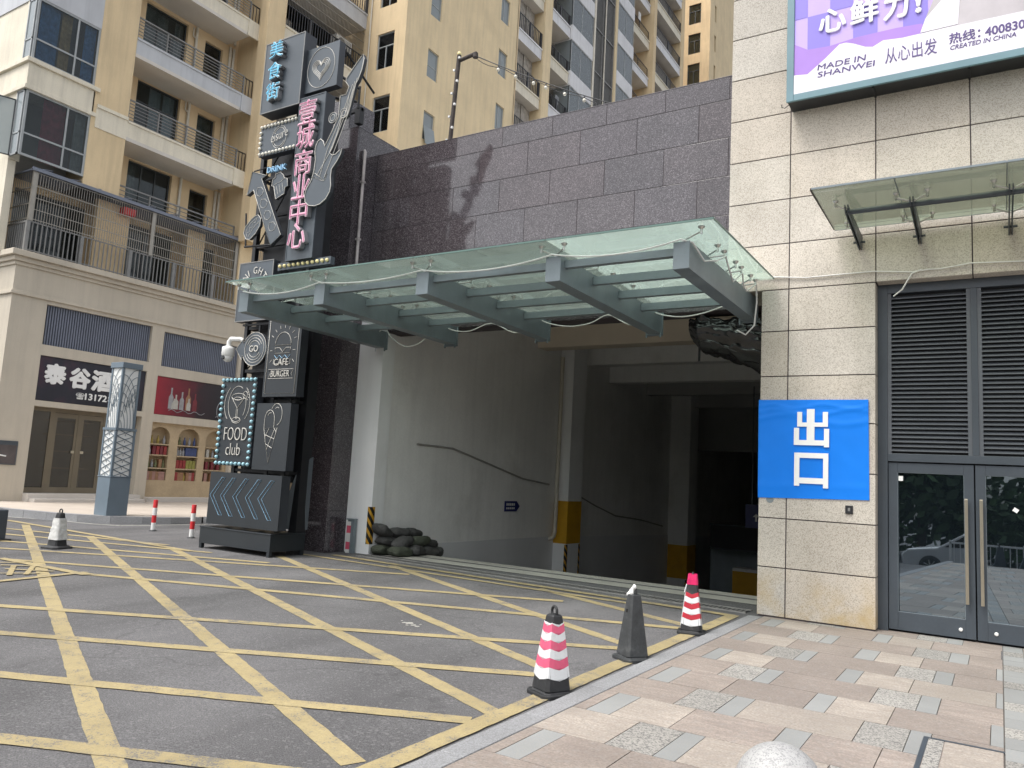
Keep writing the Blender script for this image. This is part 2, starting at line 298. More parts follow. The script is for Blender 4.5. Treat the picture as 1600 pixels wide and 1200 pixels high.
T['cctv'] = mat('white_camera_shell', (0.74, 0.74, 0.72), 0.35, 0.03)
T['lens'] = mat('black_lens', (0.008, 0.008, 0.01), 0.08, 0.1)
T['shop_black'] = mat('black_shop_sign', (0.012, 0.012, 0.022), 0.45, 0.5, 0.8, dirt=(0.10, 0.012, 0.03), dirt_amt=0.5, dscale=0.8)
T['bark'] = mat('bark', (0.10, 0.075, 0.055), 0.9, 0.25, 6)
T['leaf'] = mat('leaf', (0.045, 0.085, 0.03), 0.6, 0.3, 1.5, island=0.35)
T['car_paint'] = mat('silver_car_paint', (0.62, 0.63, 0.64), 0.25, 0.03, metal=0.3)
T['car_red'] = mat('maroon_car_paint', (0.10, 0.012, 0.015), 0.25, 0.03)
T['stripe'] = None
def stripe_mat(name, a, b, scale, axis=(0, 0, 1)):
    M = bpy.data.materials.new(name); M.use_nodes = True; nt = M.node_tree; bs = nt.nodes['Principled BSDF']
    g = N(nt, 'ShaderNodeNewGeometry'); d = N(nt, 'ShaderNodeVectorMath', operation='DOT_PRODUCT'); d.inputs[1].default_value = axis
    nt.links.new(g.outputs['Position'], d.inputs[0])
    m1 = N(nt, 'ShaderNodeMath', operation='MULTIPLY'); m1.inputs[1].default_value = scale; nt.links.new(d.outputs['Value'], m1.inputs[0])
    m2 = N(nt, 'ShaderNodeMath', operation='FRACT'); nt.links.new(m1.outputs[0], m2.inputs[0])
    m3 = N(nt, 'ShaderNodeMath', operation='GREATER_THAN'); m3.inputs[1].default_value = 0.55; nt.links.new(m2.outputs[0], m3.inputs[0])
    c = mixc(nt, m3.outputs[0], a, b); nt.links.new(c, bs.inputs['Base Color']); bs.inputs['Roughness'].default_value = 0.5
    return M
T['guard'] = stripe_mat('black_yellow_corner_guard', (0.012, 0.012, 0.012), (0.55, 0.30, 0.03), 5.0, (1.2, 1.2, 1.0))
T['redwhite'] = stripe_mat('red_white_reflective', (0.68, 0.68, 0.66), (0.62, 0.10, 0.16), 3.2)

# ------------------------------------------------------------------ mesh helpers
ORG = {}
class MB:
    def __init__(s): s.v = []; s.f = []; s.m = []; s.sm = []
    def add(s, vs, fs, mi=0, smooth=False):
        o = len(s.v); s.v += [tuple(v) for v in vs]
        for f in fs: s.f.append([o + i for i in f]); s.m.append(mi); s.sm.append(smooth)
        return s
    def box(s, x0, x1, y0, y1, z0, z1, mi=0):
        if x0 > x1: x0, x1 = x1, x0
        if y0 > y1: y0, y1 = y1, y0
        if z0 > z1: z0, z1 = z1, z0
        v = [(x0, y0, z0), (x1, y0, z0), (x1, y1, z0), (x0, y1, z0), (x0, y0, z1), (x1, y0, z1), (x1, y1, z1), (x0, y1, z1)]
        return s.add(v, [(0, 3, 2, 1), (4, 5, 6, 7), (0, 1, 5, 4), (1, 2, 6, 5), (2, 3, 7, 6), (3, 0, 4, 7)], mi)
    def hexa(s, b, t, mi=0, smooth=False):
        """bottom loop b and top loop t joined, capped"""
        n = len(b); v = list(b) + list(t)
        fs = [tuple(reversed(range(n))), tuple(range(n, 2 * n))] + [(i, (i + 1) % n, n + (i + 1) % n, n + i) for i in range(n)]
        return s.add(v, fs, mi, smooth)
    def prism(s, pts, vec, mi=0, side=None):
        n = len(pts); P = [Vector(p) for p in pts]; Q = [p + Vector(vec) for p in P]
        s.add(P + Q, [tuple(range(n)), tuple(reversed(range(n, 2 * n)))], mi)
        s.add(P + Q, [(i, n + i, n + (i + 1) % n, (i + 1) % n) for i in range(n)], mi if side is None else side)
        return s
    def quad(s, a, b, c, d, mi=0): return s.add([a, b, c, d], [(0, 1, 2, 3)], mi)
    def tube(s, pts, r, n=6, mi=0, closed=False, caps=True):
        P = [Vector(p) for p in pts]; k = len(P); rings = []; up = None
        for i in range(k):
            a = P[(i - 1) % k] if (closed or i > 0) else P[i]; b = P[(i + 1) % k] if (closed or i < k - 1) else P[i]
            t = (b - a); t = t.normalized() if t.length > 1e-9 else Vector((0, 0, 1))
            if up is None:
                up = Vector((0, 0, 1)) if abs(t.z) < 0.9 else Vector((1, 0, 0))
            u = (up - t * up.dot(t)); u = u.normalized() if u.length > 1e-6 else t.orthogonal().normalized(); up = u
            w_ = t.cross(u); rr = r[i] if isinstance(r, (list, tuple)) else r
            rings.append([P[i] + (u * math.cos(2 * math.pi * j / n) + w_ * math.sin(2 * math.pi * j / n)) * rr for j in range(n)])
        v = [q for ring in rings for q in ring]; fs = []
        for i in range(k if closed else k - 1):
            i2 = (i + 1) % k
            for j in range(n): fs.append((i * n + j, i * n + (j + 1) % n, i2 * n + (j + 1) % n, i2 * n + j))
        s.add(v, fs, mi, True)
        if caps and not closed:
            s.add(rings[0], [tuple(reversed(range(n)))], mi); s.add(rings[-1], [tuple(range(n))], mi)
        return s
    def lathe(s, prof, c, n=16, mi=0, axis='Z', smooth=True):
        """prof: (radius, height) pairs"""
        v = []
        for r, h in prof:
            for j in range(n):
                a = 2 * math.pi * j / n; p = (r * math.cos(a), r * math.sin(a), h)
                if axis == 'Y': p = (p[0], h, p[1])
                if axis == 'X': p = (h, p[0], p[1])
                v.append((p[0] + c[0], p[1] + c[1], p[2] + c[2]))
        k = len(prof); fs = [(i * n + j, i * n + (j + 1) % n, (i + 1) * n + (j + 1) % n, (i + 1) * n + j) for i in range(k - 1) for j in range(n)]
        s.add(v, fs, mi, smooth)
        s.add(v[:n], [tuple(reversed(range(n)))], mi); s.add(v[-n:], [tuple(range(n))], mi)
        return s
    def ball(s, c, r, n=10, k=6, mi=0, sc=(1, 1, 1)):
        v = [(c[0], c[1], c[2] - r * sc[2])]
        for i in range(1, k):
            ph = math.pi * i / k - math.pi / 2
            for j in range(n):
                a = 2 * math.pi * j / n
                v.append((c[0] + r * sc[0] * math.cos(ph) * math.cos(a), c[1] + r * sc[1] * math.cos(ph) * math.sin(a), c[2] + r * sc[2] * math.sin(ph)))
        v.append((c[0], c[1], c[2] + r * sc[2])); L = len(v) - 1; fs = []
        for j in range(n):
            fs.append((0, 1 + (j + 1) % n, 1 + j)); fs.append((L, 1 + (k - 2) * n + j, 1 + (k - 2) * n + (j + 1) % n))
        for i in range(k - 2):
            for j in range(n):
                a = 1 + i * n; fs.append((a + j, a + (j + 1) % n, a + n + (j + 1) % n, a + n + j))
        return s.add(v, fs, mi, True)
    def build(s, name, mats, parent=None, bevel=0.0, fix=True):
        o = ORG.get(parent.name, Vector((0, 0, 0))) if parent else Vector((0, 0, 0))
        me = bpy.data.meshes.new(name); me.from_pydata([tuple(Vector(v) - o) for v in s.v], [], s.f)
        for mt in (mats if isinstance(mats, (list, tuple)) else [mats]): me.materials.append(T[mt] if isinstance(mt, str) else mt)
        me.polygons.foreach_set('material_index', s.m); me.polygons.foreach_set('use_smooth', s.sm)
        if fix:
            bm = bmesh.new(); bm.from_mesh(me); bmesh.ops.recalc_face_normals(bm, faces=bm.faces); bm.to_mesh(me); bm.free()
        me.update()
        ob = bpy.data.objects.new(name, me); COL.objects.link(ob)
        if parent: ob.parent = parent; ORG[ob.name] = o
        if bevel:
            b = ob.modifiers.new('bevel', 'BEVEL'); b.width = bevel; b.segments = 2; b.limit_method = 'ANGLE'; b.angle_limit = R(40)
        return ob
def tag(o, label, cat, group=None):
    o['label'] = label; o['category'] = cat
    if group: o['group'] = group
    return o
def thing(name, label, cat, loc, group=None):
    o = bpy.data.objects.new(name, None); COL.objects.link(o); o.location = loc; o.empty_display_size = 0.2
    ORG[o.name] = Vector(loc); return tag(o, label, cat, group)
def struct(o): o['kind'] = 'structure'; return o
def dup(o, loc, rotz, label=None, parent=None):
    c = o.copy(); COL.objects.link(c)
    if parent is None:
        c.location = loc; c.rotation_euler = (0, 0, rotz)
        if label: c['label'] = label
    else: c.parent = parent
    for ch in list(o.children): dup(ch, None, 0, None, c)
    return c
def facade(mb, ax, c, u0, u1, z0, z1, holes, depth, mi=0, rev=None):
    """a wall face in the plane ax=c with real openings; reveals go back by depth (towards -X or +Y)"""
    us = sorted({u0, u1, *[h for q in holes for h in (q[0], q[1])]}); zs = sorted({z0, z1, *[h for q in holes for h in (q[2], q[3])]})
    us = [u for u in us if u0 <= u <= u1]; zs = [z for z in zs if z0 <= z <= z1]
    P = (lambda u, z, d=0.0: (c - d, u, z)) if ax == 'X' else (lambda u, z, d=0.0: (u, c + d, z))
    for i in range(len(us) - 1):
        for j in range(len(zs) - 1):
            a, b, p, q = us[i], us[i + 1], zs[j], zs[j + 1]; um, zm = (a + b) / 2, (p + q) / 2
            if any(h[0] < um < h[1] and h[2] < zm < h[3] for h in holes): continue
            mb.quad(P(a, p), P(b, p), P(b, q), P(a, q), mi)
    r = mi if rev is None else rev
    for h in holes:
        a, b, p, q = max(h[0], u0), min(h[1], u1), max(h[2], z0), min(h[3], z1)
        if a >= b or p >= q: continue
        mb.quad(P(a, p), P(b, p), P(b, p, depth), P(a, p, depth), r); mb.quad(P(a, q), P(b, q), P(b, q, depth), P(a, q, depth), r)
        mb.quad(P(a, p), P(a, q), P(a, q, depth), P(a, p, depth), r); mb.quad(P(b, p), P(b, q), P(b, q, depth), P(b, p, depth), r)
    return mb
_tx = {}
def glyphs(body, bold=0.0):
    k = (body, bold)
    if k not in _tx:
        c = bpy.data.curves.new('t', 'FONT'); c.body = body; c.offset = bold; c.extrude = 0.5; c.resolution_u = 3
        o = bpy.data.objects.new('t', c); COL.objects.link(o); dg = bpy.context.evaluated_depsgraph_get()
        me = bpy.data.meshes.new_from_object(o.evaluated_get(dg)); bpy.data.objects.remove(o); bpy.data.curves.remove(c)
        V = [v.co.copy() for v in me.vertices]; F = [list(p.vertices) for p in me.polygons]; FN = [p.normal.z for p in me.polygons]; bpy.data.meshes.remove(me)
        xs = [v.x for v in V]; ys = [v.y for v in V]; x0, x1, y0, y1 = min(xs), max(xs), min(ys), max(ys)
        _tx[k] = ([((v.x - x0) / (x1 - x0), (v.y - y0) / (y1 - y0), v.z) for v in V], F, FN, (x1 - x0) / (y1 - y0))
    return _tx[k]
def text(mb, body, org, U, V, Nn, w_, h, d, bold=0.0, mi=0, side=None):
    """lettering as solid geometry: lower-left corner org, width w along U, height h along V, proud by d along N; bold in fractions of the height"""
    vs, fs, fn, asp = glyphs(body, min(bold, 0.0))
    if w_ is None: w_ = h * asp
    U, V, Nn, org = Vector(U), Vector(V), Vector(Nn), Vector(org); B = max(bold, 0) * h
    lay = [(0, 0)] if B == 0 else [(0, 0), (1, .31), (-1, -.27), (.37, 1), (-.29, -1)] + ([(.72, -.68), (-.66, .74)] if bold > .025 else [])
    for q, (sx, sy) in enumerate(lay):
        dd = d * (1 - .004 * q) - .0007 * q
        pts = [org + U * (B + x * (w_ - 2 * B) + sx * B) + V * (B + y * (h - 2 * B) + sy * B) + Nn * ((z + 0.5) * dd) for x, y, z in vs]
        o = len(mb.v); mb.v += [tuple(p) for p in pts]
        for f, nz in zip(fs, fn):
            mb.f.append([o + i for i in f]); mb.m.append(mi if (side is None or abs(nz) > 0.5) else side); mb.sm.append(False)
    return mb
def ell(cx, cy, rx, ry, n=24, a0=0, a1=360):
    return [(cx + rx * math.cos(R(a0 + (a1 - a0) * i / n)), cy + ry * math.sin(R(a0 + (a1 - a0) * i / n))) for i in range(n + 1)]

# ================================================================== GROUND
b = MB()
ys = [-80, -14, -5, -3.4, -2.6, -2, 0, 2, 4, 6, 8, 10, 12.2]
def rz(y): return gz(y) if y >= -2 else (-0.35 if y > -3 else -0.62)
xs = [-90, -60, -40, -25, -17, -10.35, -2.3, 20, 60, 90]
def sheet(b, xs, ys, zf, skip=None):
    for i in range(len(xs) - 1):
        for j in range(len(ys) - 1):
            if skip and skip((xs[i] + xs[i + 1]) / 2, (ys[j] + ys[j + 1]) / 2): continue
            b.quad((xs[i], ys[j], zf(ys[j])), (xs[i + 1], ys[j], zf(ys[j])), (xs[i + 1], ys[j + 1], zf(ys[j + 1])), (xs[i], ys[j + 1], zf(ys[j + 1])))
sheet(b, xs, ys, rz)
sheet(b, xs, [12.2, 30, 60, 110, 200], lambda y: 0.1098, lambda x, y: -10.35 < x < -2.3 and y < 60)
struct(b.build('road', 'asphalt'))
# garage ramp: pale concrete apron, then falling away inside
b = MB()
prof = [(11.62, 0.112), (12.6, 0.105), (13.4, -0.03), (19.0, -0.78), (28, -2.1), (32, -2.6), (60, -2.6)]
for (y0, z0), (y1, z1) in zip(prof, prof[1:]): b.quad((-10.3, y0, z0), (-2.4, y0, z0), (-2.4, y1, z1), (-10.3, y1, z1))
struct(b.build('garage_ramp', 'concrete'))
# painted hatching of the keep-clear box
def line(name, pa, pb, wd, lift, mt='yellow_paint', px=True):
    p, q = (at(*pa, 'G'), at(*pb, 'G')) if px else (Vector((*pa, 0)), Vector((*pb, 0)))
    d = Vector((q.x - p.x, q.y - p.y, 0)); n = Vector((-d.y, d.x, 0)).normalized() * wd / 2; k = max(4, int(d.length / 0.10)); b = MB()
    rnd = random.Random(int(abs(p.x * 100) + abs(p.y * 77))); L_, R_ = [], []
    for i in range(k + 1):
        a = p + d * (i / k); e1, e2 = 1 + rnd.uniform(-.07, .05), 1 + rnd.uniform(-.07, .05)
        L_.append((a.x - n.x * e1, a.y - n.y * e1, gz(a.y - n.y) + lift)); R_.append((a.x + n.x * e2, a.y + n.y * e2, gz(a.y + n.y) + lift))
    b.add(L_ + R_, [(i, i + 1, k + 2 + i, k + 1 + i) for i in range(k)])
    return struct(b.build(name, mt))
A_ = [((40, 820), (185, 1230)), ((140, 838), (552, 1194)), ((265, 855), (772, 1114)), ((436, 869), (862, 1049)), ((612, 884), (985, 1010)), ((842, 920), (1094, 983))]
B_ = [((-60, 1148), (640, 1230)), ((-60, 1049), (735, 1127)), ((-60, 985), (850, 1056)), ((-60, 943), (985, 1015)), ((130, 897), (1092, 985)), ((-60, 869), (880, 940)), ((-60, 853), (640, 898)), ((-40, 842), (420, 880)), ((0, 834), (330, 864)), ((0, 825), (262, 852))]
for p, q in A_: line('road_marking', p, q, 0.155, 0.004)
for p, q in B_: line('road_marking', p, q, 0.15, 0.007)
line('road_marking', (-3.06, 2.0), (-2.97, 10.45), 0.16, 0.010, px=False)
line('road_marking', (-2.95, 10.40), (-10.6, 10.9), 0.15, 0.0115, px=False)
line('road_marking', (10, 813), (300, 862), 0.15, 0.010)
line('road_marking', (470, 866), (1000, 946), 0.12, 0.0085)
line('road_marking', (0, 873), (135, 899), 0.14, 0.0125); line('road_marking', (-20, 911), (135, 895), 0.14, 0.013)
for p, q in (((0, 884), (62, 886)), ((8, 890), (84, 894)), ((0, 897), (62, 897)), ((22, 884), (14, 900)), ((52, 886), (40, 899)), ((0, 880), (40, 880))): line('road_marking', p, q, 0.07, 0.0145)
kp = [at(*p, 'G') for p in ((-40, 804), (0, 806), (80, 812), (150, 818.5), (190, 821), (230, 820.5), (325, 818.5))]
for p, q in zip(kp, kp[1:]): line('road_marking', (p.x + 0.10, p.y - 0.10), (q.x + 0.10, q.y - 0.10), 0.09, 0.006, 'white_paint', px=False)
b = MB(); rn = random.Random(12)
for px, py, r in ((640, 974, .05), (646, 977, .035), (632, 973, .03), (652, 979, .03), (636, 977, .02), (657, 976, .015), (628, 970, .014)):
    q = at(px, py, 'G'); k = 11; b.add([(q.x + r * rn.uniform(.6, 1.3) * math.cos(i * 6.283 / k), q.y + r * rn.uniform(.6, 1.3) * math.sin(i * 6.283 / k), gz(q.y) + .003) for i in range(k)], [tuple(range(k))])
struct(b.build('paint_splash', 'white_paint'))
# drain grating across the gate
b = MB(); n = 118
for i in range(n):
    x0 = -10.3 + i * (7.4 / n); y = 11.36 - 0.062 * (x0 + 10.3); z = gz(y) + 0.008
    b.box(x0, x0 + 0.024, y - 0.10, y + 0.10, z - 0.02, z)
ya, yb = 11.36, 11.36 - 0.062 * 7.4
for o_ in (-0.14, 0.14): b.hexa([(-10.3, ya + o_ - .02, 0.09), (-2.9, yb + o_ - .02, 0.09), (-2.9, yb + o_ + .02, 0.09), (-10.3, ya + o_ + .02, 0.09)], [(-10.3, ya + o_ - .02, .116), (-2.9, yb + o_ - .02, .112), (-2.9, yb + o_ + .02, .112), (-10.3, ya + o_ + .02, .116)])
t = thing('drain_grate', 'long slotted iron drain grate crossing the garage gateway', 'drain', (-6.6, 11.13, 0.1))
b.build('grating', mat('worn_iron', (0.20, 0.195, 0.185), 0.7, 0.2, 8), t)
b = MB(); b.quad((-10.3, ya - .14, gz(ya) + .0025), (-2.9, yb - .14, gz(yb) + .0025), (-2.9, yb + .14, gz(yb) + .0045), (-10.3, ya + .14, gz(ya) + .0045)); b.build('channel', 'black_metal', t)

# plaza of mixed stone pavers on the right, with its kerb
b = MB(); b.box(-2.66, 9, -2.5, 11.2, -0.7, 0.088); struct(b.build('plaza_base', 'grout'))
b = MB(); y = -3.0; row = 0; g_ = 0.003; rnd = random.Random(11)
seq0 = [(1, .43), (2, .31), (3, .15), (0, .62), (1, .43), (3, .15), (0, .88)]
def pv(b, x0, x1, y0, y1, mi):
    x0 = max(x0, -2.655); x1 = min(x1, 9.0)
    if x1 - x0 < 0.03 or y1 < -2.45: return
    y0 = max(y0, -2.49)
    zt = 0.1 + rnd.uniform(-0.0009, 0.0009); e = 0.004
    b.hexa([(x0 + g_, y0 + g_, .07), (x1 - g_, y0 + g_, .07), (x1 - g_, y1 - g_, .07), (x0 + g_, y1 - g_, .07)], [(x0 + g_, y0 + g_, zt), (x1 - g_, y0 + g_, zt), (x1 - g_, y1 - g_, zt), (x0 + g_, y1 - g_, zt)], mi)
odd, even = [(2, .32), (3, .15), (0, .78)], [(3, .17), (1, .43), (0, .65)]      # two courses alternate, 1.25 m repeat
y = 5.875 - 15 * .59
while y < 10.95:
    dy = 0.59; y1 = min(y + dy, 11.0); seq, x0_ = (odd, -.85) if row % 2 else (even, -1.27)
    x = x0_ - 1.25 * 2; x += rnd.uniform(-.03, .03); k = 0
    while x < 9:
        mi, wd = seq[k % 3]; x2 = x + wd + rnd.uniform(-.025, .025)
        if mi == 0 and rnd.random() < .22: mi = 1
        elif mi == 1 and rnd.random() < .15: mi = 0
        if x < -.005 < x2:
            pv(b, x, -.003, y, y1, mi)
            if x2 > .25: pv(b, .191, x2, y, y1, mi)
        elif x2 <= 0 and x2 > -2.66: pv(b, x, x2, y, y1, mi)
        elif x2 > .19: pv(b, max(x, .191), x2, y, y1, mi)
        x = x2; k += 1
    for q in range(2): pv(b, 0.0, 0.19, y + q * dy / 2, min(y + (q + 1) * dy / 2, 11.0), 3 if (row * 2 + q) % 3 else 2)
    y = y1; row += 1
struct(b.build('plaza_paving', ['pav_pink', 'pav_beige', 'pav_speck', 'pav_grey']))
b = MB(); y = -3.0
while y < 10.6:
    y1 = min(y + 0.99, 10.66); x0, x1 = -2.86, -2.664
    b.hexa([(x0, y + .003, -.3), (x1, y + .003, -.3), (x1, y1 - .003, -.3), (x0, y1 - .003, -.3)], [(x0 + .02, y + .003, .099), (x1, y + .003, .101), (x1, y1 - .003, .101), (x0 + .02, y1 - .003, .099)]); y += 0.99
struct(b.build('plaza_kerb', 'kerb', bevel=0.008))
# recessed paver tray (access cover)
t = thing('access_cover', 'recessed access cover of paving stone with steel edging near the doors', 'cover', (-0.1, 5.6, 0.1))
b = MB(); b.box(-.475, -.445, 4.6, 6.35, .095, .105); b.box(-.445, 0, 6.322, 6.35, .095, .105); b.build('steel_edge', 'dark_metal', t)
b = MB(); b.box(-.44, -.35, 4.6, 6.315, .09, .1035, 1); b.box(-.343, -.01, 5.62, 6.315, .09, .1035, 0); b.box(-.343, -.01, 4.6, 5.61, .09, .1035, 0); b.build('cover_slab', ['pav_beige', 'pav_speck'], t)

# pavement of the shops across the road
kt = [(-90, 9.6), (-26, 9.75), (-21.0, 9.97), (-19.5, 10.28), (-18.7, 10.6), (-18.1, 11.05), (-17.65, 11.6), (-17.4, 12.2), (-17.3, 13.0), (-17.3, 60), (-90, 60)]
ins = [(-90, 9.8), (-26, 9.95), (-21.04, 10.17), (-19.6, 10.47), (-18.83, 10.77), (-18.26, 11.18), (-17.84, 11.69), (-17.6, 12.25), (-17.5, 13.0), (-17.5, 60)]
b = MB(); b.add([(x, y, .275) for x, y in ins] + [(-90, 60, .275)], [tuple(range(11))]); struct(b.build('shop_pavement', 'pave_far'))
b = MB()
for i in range(9):
    p, q, r2, s2 = kt[i], kt[i + 1], ins[i + 1], ins[i]; L = math.dist(p, q); k = max(1, int(min(L, 12) / .6))
    for j in range(k):
        L1 = lambda a, c, f: (a[0] + (c[0] - a[0]) * f, a[1] + (c[1] - a[1]) * f)
        f0, f1 = j / k + .004, (j + 1) / k - .004
        Q = [L1(p, q, f0), L1(p, q, f1), L1(s2, r2, f1), L1(s2, r2, f0)]
        b.hexa([(x, y, .0) for x, y in Q], [(x, y, .28) for x, y in Q])
struct(b.build('shop_kerb', 'kerb'))

# ================================================================== CREAM STONE BUILDING (right)
F = 10.73
t = thing('stone_building', 'cream granite clad building with grey double doors on the right', 'building', (-2.0, 10.73, 0.1))
ZJ = [0.112, .74, 1.38, 2.01, 2.645, 3.275, 3.895, 4.475, 5.12, 5.755, 6.385, 7.015, 7.65, 8.285, 8.92, 9.555, 10.19, 10.83]
XJ = [-3.24, -2.39, -1.31, -.235, .84, 1.915, 2.99, 4.065, 5.14, 6.2]
b = MB()
def tile(b, x0, x1, z0, z1, y=F, th=0.03, g=0.007):
    b.box(x0 + g, x1 - g, y, y + th, z0 + g, z1 - g)
for j in range(len(ZJ) - 1):
    z0, z1 = ZJ[j], ZJ[j + 1]
    for i in range(len(XJ) - 1):
        x0, x1 = XJ[i], XJ[i + 1]
        if z1 < 4.5:
            if x0 == -3.24: x0 = -2.755
            if x0 >= -1.32 and x0 < 4: continue
        tile(b, x0, x1, z0, z1)
# pier return into the door recess, and the soffit over the doors
for j in range(7):
    z0, z1 = ZJ[j], ZJ[j + 1]; b.box(-1.345, -1.316, F + .033, 10.99, z0 + .006, z1 - .006)
for j in range(7, 17): b.box(-3.234, -3.205, F + .033, 13, ZJ[j] + .006, ZJ[j + 1] - .006)
for j in range(7): b.box(-2.749, -2.72, F + .033, 13, ZJ[j] + .006, ZJ[j + 1] - .006)
for i in range(2, 9): b.box(XJ[i] + .006, XJ[i + 1] - .006, F + .033, 10.99, 4.481, 4.505)
b.box(-3.2, -2.76, F + .033, 13, 4.481, 4.505)
b.build('stone_cladding', 'tower_stone', t, bevel=0.004)
b = MB(); b.box(-2.735, -1.33, F + .012, 20, .08, 4.49); b.box(-3.22, 6.2, F + .012, 10.98, 4.49, 10.83); b.box(-3.22, 6.2, 10.98, 20, 4.49, 10.83); b.box(4.1, 6.2, F + .012, 20, .08, 4.49)
b.build('wall', 'joint', t)
# door screen
D = 10.965
b = MB()
b.box(-1.315, -1.20, D - .03, D + .08, .1, 4.48); b.box(-1.20, 4.06, D - .03, D + .08, 2.19, 2.29); b.box(-1.20, 4.06, D - .03, D + .08, 4.36, 4.48)
for x in (-.27, .70, 1.64, 2.6, 3.55): b.box(x, x + .07, D - .028, D + .08, 2.29, 4.36)
b.box(.735, .80, D - .028, D + .08, .1, 2.19); b.box(.8, 4.06, D, D + .06, .1, 2.19)
b.build('screen_frame', 'dark_metal', t, bevel=.004)
for x0, x1 in ((-1.2, -.27), (-.2, .70), (.77, 1.64), (1.71, 2.6)):
    b = MB(); k = 36
    b.box(x0, x0 + .045, D - .015, D + .06, 2.29, 4.36); b.box(x1 - .045, x1, D - .015, D + .06, 2.29, 4.36)
    for i in range(k):
        z = 2.32 + i * (2.02 / k)
        b.hexa([(x0 + .045, D - .018, z), (x1 - .045, D - .018, z), (x1 - .045, D + .035, z + .03), (x0 + .045, D + .035, z + .03)], [(x0 + .045, D - .018, z + .012), (x1 - .045, D - .018, z + .012), (x1 - .045, D + .035, z + .042), (x0 + .045, D + .035, z + .042)])
    o = b.build('louvre_panel', 'louvre', t)
    b = MB(); b.box(x0, x1, D + .065, D + .08, 2.29, 4.36); b.build('louvre_backing', 'black_metal', o)
for n_, (x0, x1, hx) in enumerate(((-1.195, -.262, -.345), (-.248, .73, -.19))):
    b = MB(); s_ = .105
    b.box(x0, x0 + s_, D - .005, D + .045, .125, 2.175); b.box(x1 - s_, x1, D - .005, D + .045, .125, 2.175)
    b.box(x0 + s_, x1 - s_, D - .005, D + .045, .125, .345); b.box(x0 + s_, x1 - s_, D - .005, D + .045, 2.055, 2.175)
    d = b.build('door', 'dark_metal', t, bevel=.004)
    tw = math.tan(R(-3.2 if n_ == 0 else 1.5)) * (x1 - x0 - 2 * s_) / 2; ym = D + .020
    b = MB(); b.hexa([(x0 + s_, ym - tw, .345), (x1 - s_, ym + tw, .345), (x1 - s_, ym + tw + .008, .345), (x0 + s_, ym - tw + .008, .345)], [(x0 + s_, ym - tw, 2.055), (x1 - s_, ym + tw, 2.055), (x1 - s_, ym + tw + .008, 2.055), (x0 + s_, ym - tw + .008, 2.055)]); b.build('pane', 'glass_door', d)
    b = MB(); b.box(x0 + s_ - .004, x1 - s_ + .004, D - .001, D + .012, .337, .349); b.box(x0 + s_ - .004, x1 - s_ + .004, D - .001, D + .012, 2.051, 2.06)
    for x in (x0 + s_ - .004, x1 - s_ - .004): b.box(x, x + .008, D - .001, D + .012, .345, 2.055)
    b.build('glazing_bead', 'steel_frame', d)
    b = MB(); b.box(hx - .018, hx + .018, D - .075, D - .05, .53, 1.765)
    for z in (.62, 1.15, 1.68): b.box(hx - .009, hx + .009, D - .05, D - .004, z - .009, z + .009)
    b.build('handle', 'brass', d, bevel=.004)
    b = MB(); b.lathe([(.022, 0), (.022, -.012), (.014, -.016)], ((-.42 if n_ == 0 else -.06), D - .005, .225), 12, axis='Y'); b.build('floor_lock', 'cctv', d)
    b = MB(); b.box(x0 + .115, x0 + .165, D + .006, D + .0115, 1.95, 2.01) if n_ == 0 else b.hexa([(.12, D + .006, 1.66), (.165, D + .006, 1.63), (.19, D + .006, 1.67), (.145, D + .006, 1.70)], [(.12, D + .0115, 1.66), (.165, D + .0115, 1.63), (.19, D + .0115, 1.67), (.145, D + .0115, 1.70)])
    b.build('sticker', 'white_vinyl', d)
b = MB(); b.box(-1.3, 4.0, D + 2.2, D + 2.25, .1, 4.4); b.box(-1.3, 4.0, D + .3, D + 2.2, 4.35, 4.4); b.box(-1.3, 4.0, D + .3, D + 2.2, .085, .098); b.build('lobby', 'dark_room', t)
# things fixed to the stone
t = thing('socket_box', 'small black recessed socket box on cream stone below blue sign', 'box', (-1.62, F, 1.55))
b = MB(); b.box(-1.665, -1.575, F - .022, F + .004, 1.50, 1.605); b.build('box', 'black_metal', t, bevel=.006)
b = MB(); b.box(-1.632, -1.606, F - .026, F - .022, 1.535, 1.575); b.box(-1.626, -1.612, F - .028, F - .026, 1.548, 1.562); b.build('socket', 'rail', t)
b = MB(); b.lathe([(.05, 0), (.05, -.004)], (-2.60, F, 1.625), 12, axis='Y'); tag(b.build('sticker_remnant', 'glass_frost'), 'small round faded sticker remnant on stone under the blue sign', 'sticker')

# blue exit sign
t = thing('exit_sign', 'bright blue exit sign with white characters taped on cream stone pier', 'sign', (-2.08, F, 2.3))
b = MB(); nx, nz = 56, 60
tl, tr, br, bl = (-2.765, 2.955), (-1.395, 2.95), (-1.385, 1.685), (-2.755, 1.64)
rnd = random.Random(3)
def cre(u, v):
    w_ = 0.004 * math.sin(u * 5 + 1) * math.sin(v * 4) + 0.0012 * math.sin(u * 23 + v * 9) * math.sin(v * 17) + 0.006 * math.exp(-((v - .80 - .05 * math.sin(u * 6)) / .03) ** 2) + 0.006 * math.exp(-((v - .87 - .03 * math.sin(u * 9)) / .02) ** 2) + 0.006 * math.exp(-((v - .93 - .02 * math.sin(u * 13)) / .015) ** 2) + 0.003 * math.exp(-((v - .12) / .04) ** 2)
    return F - .014 - w_ - (.012 * (u > .97) * v)
pt = lambda u, v: ((bl[0] + (br[0] - bl[0]) * u) * (1 - v) + (tl[0] + (tr[0] - tl[0]) * u) * v, cre(u, v), (bl[1] + (br[1] - bl[1]) * u) * (1 - v) + (tl[1] + (tr[1] - tl[1]) * u) * v)
vs = [pt(i / nx, j / nz) for j in range(nz + 1) for i in range(nx + 1)]; vs += [(x, F - .001, z) for x, y, z in vs]; o_ = (nx + 1) * (nz + 1)
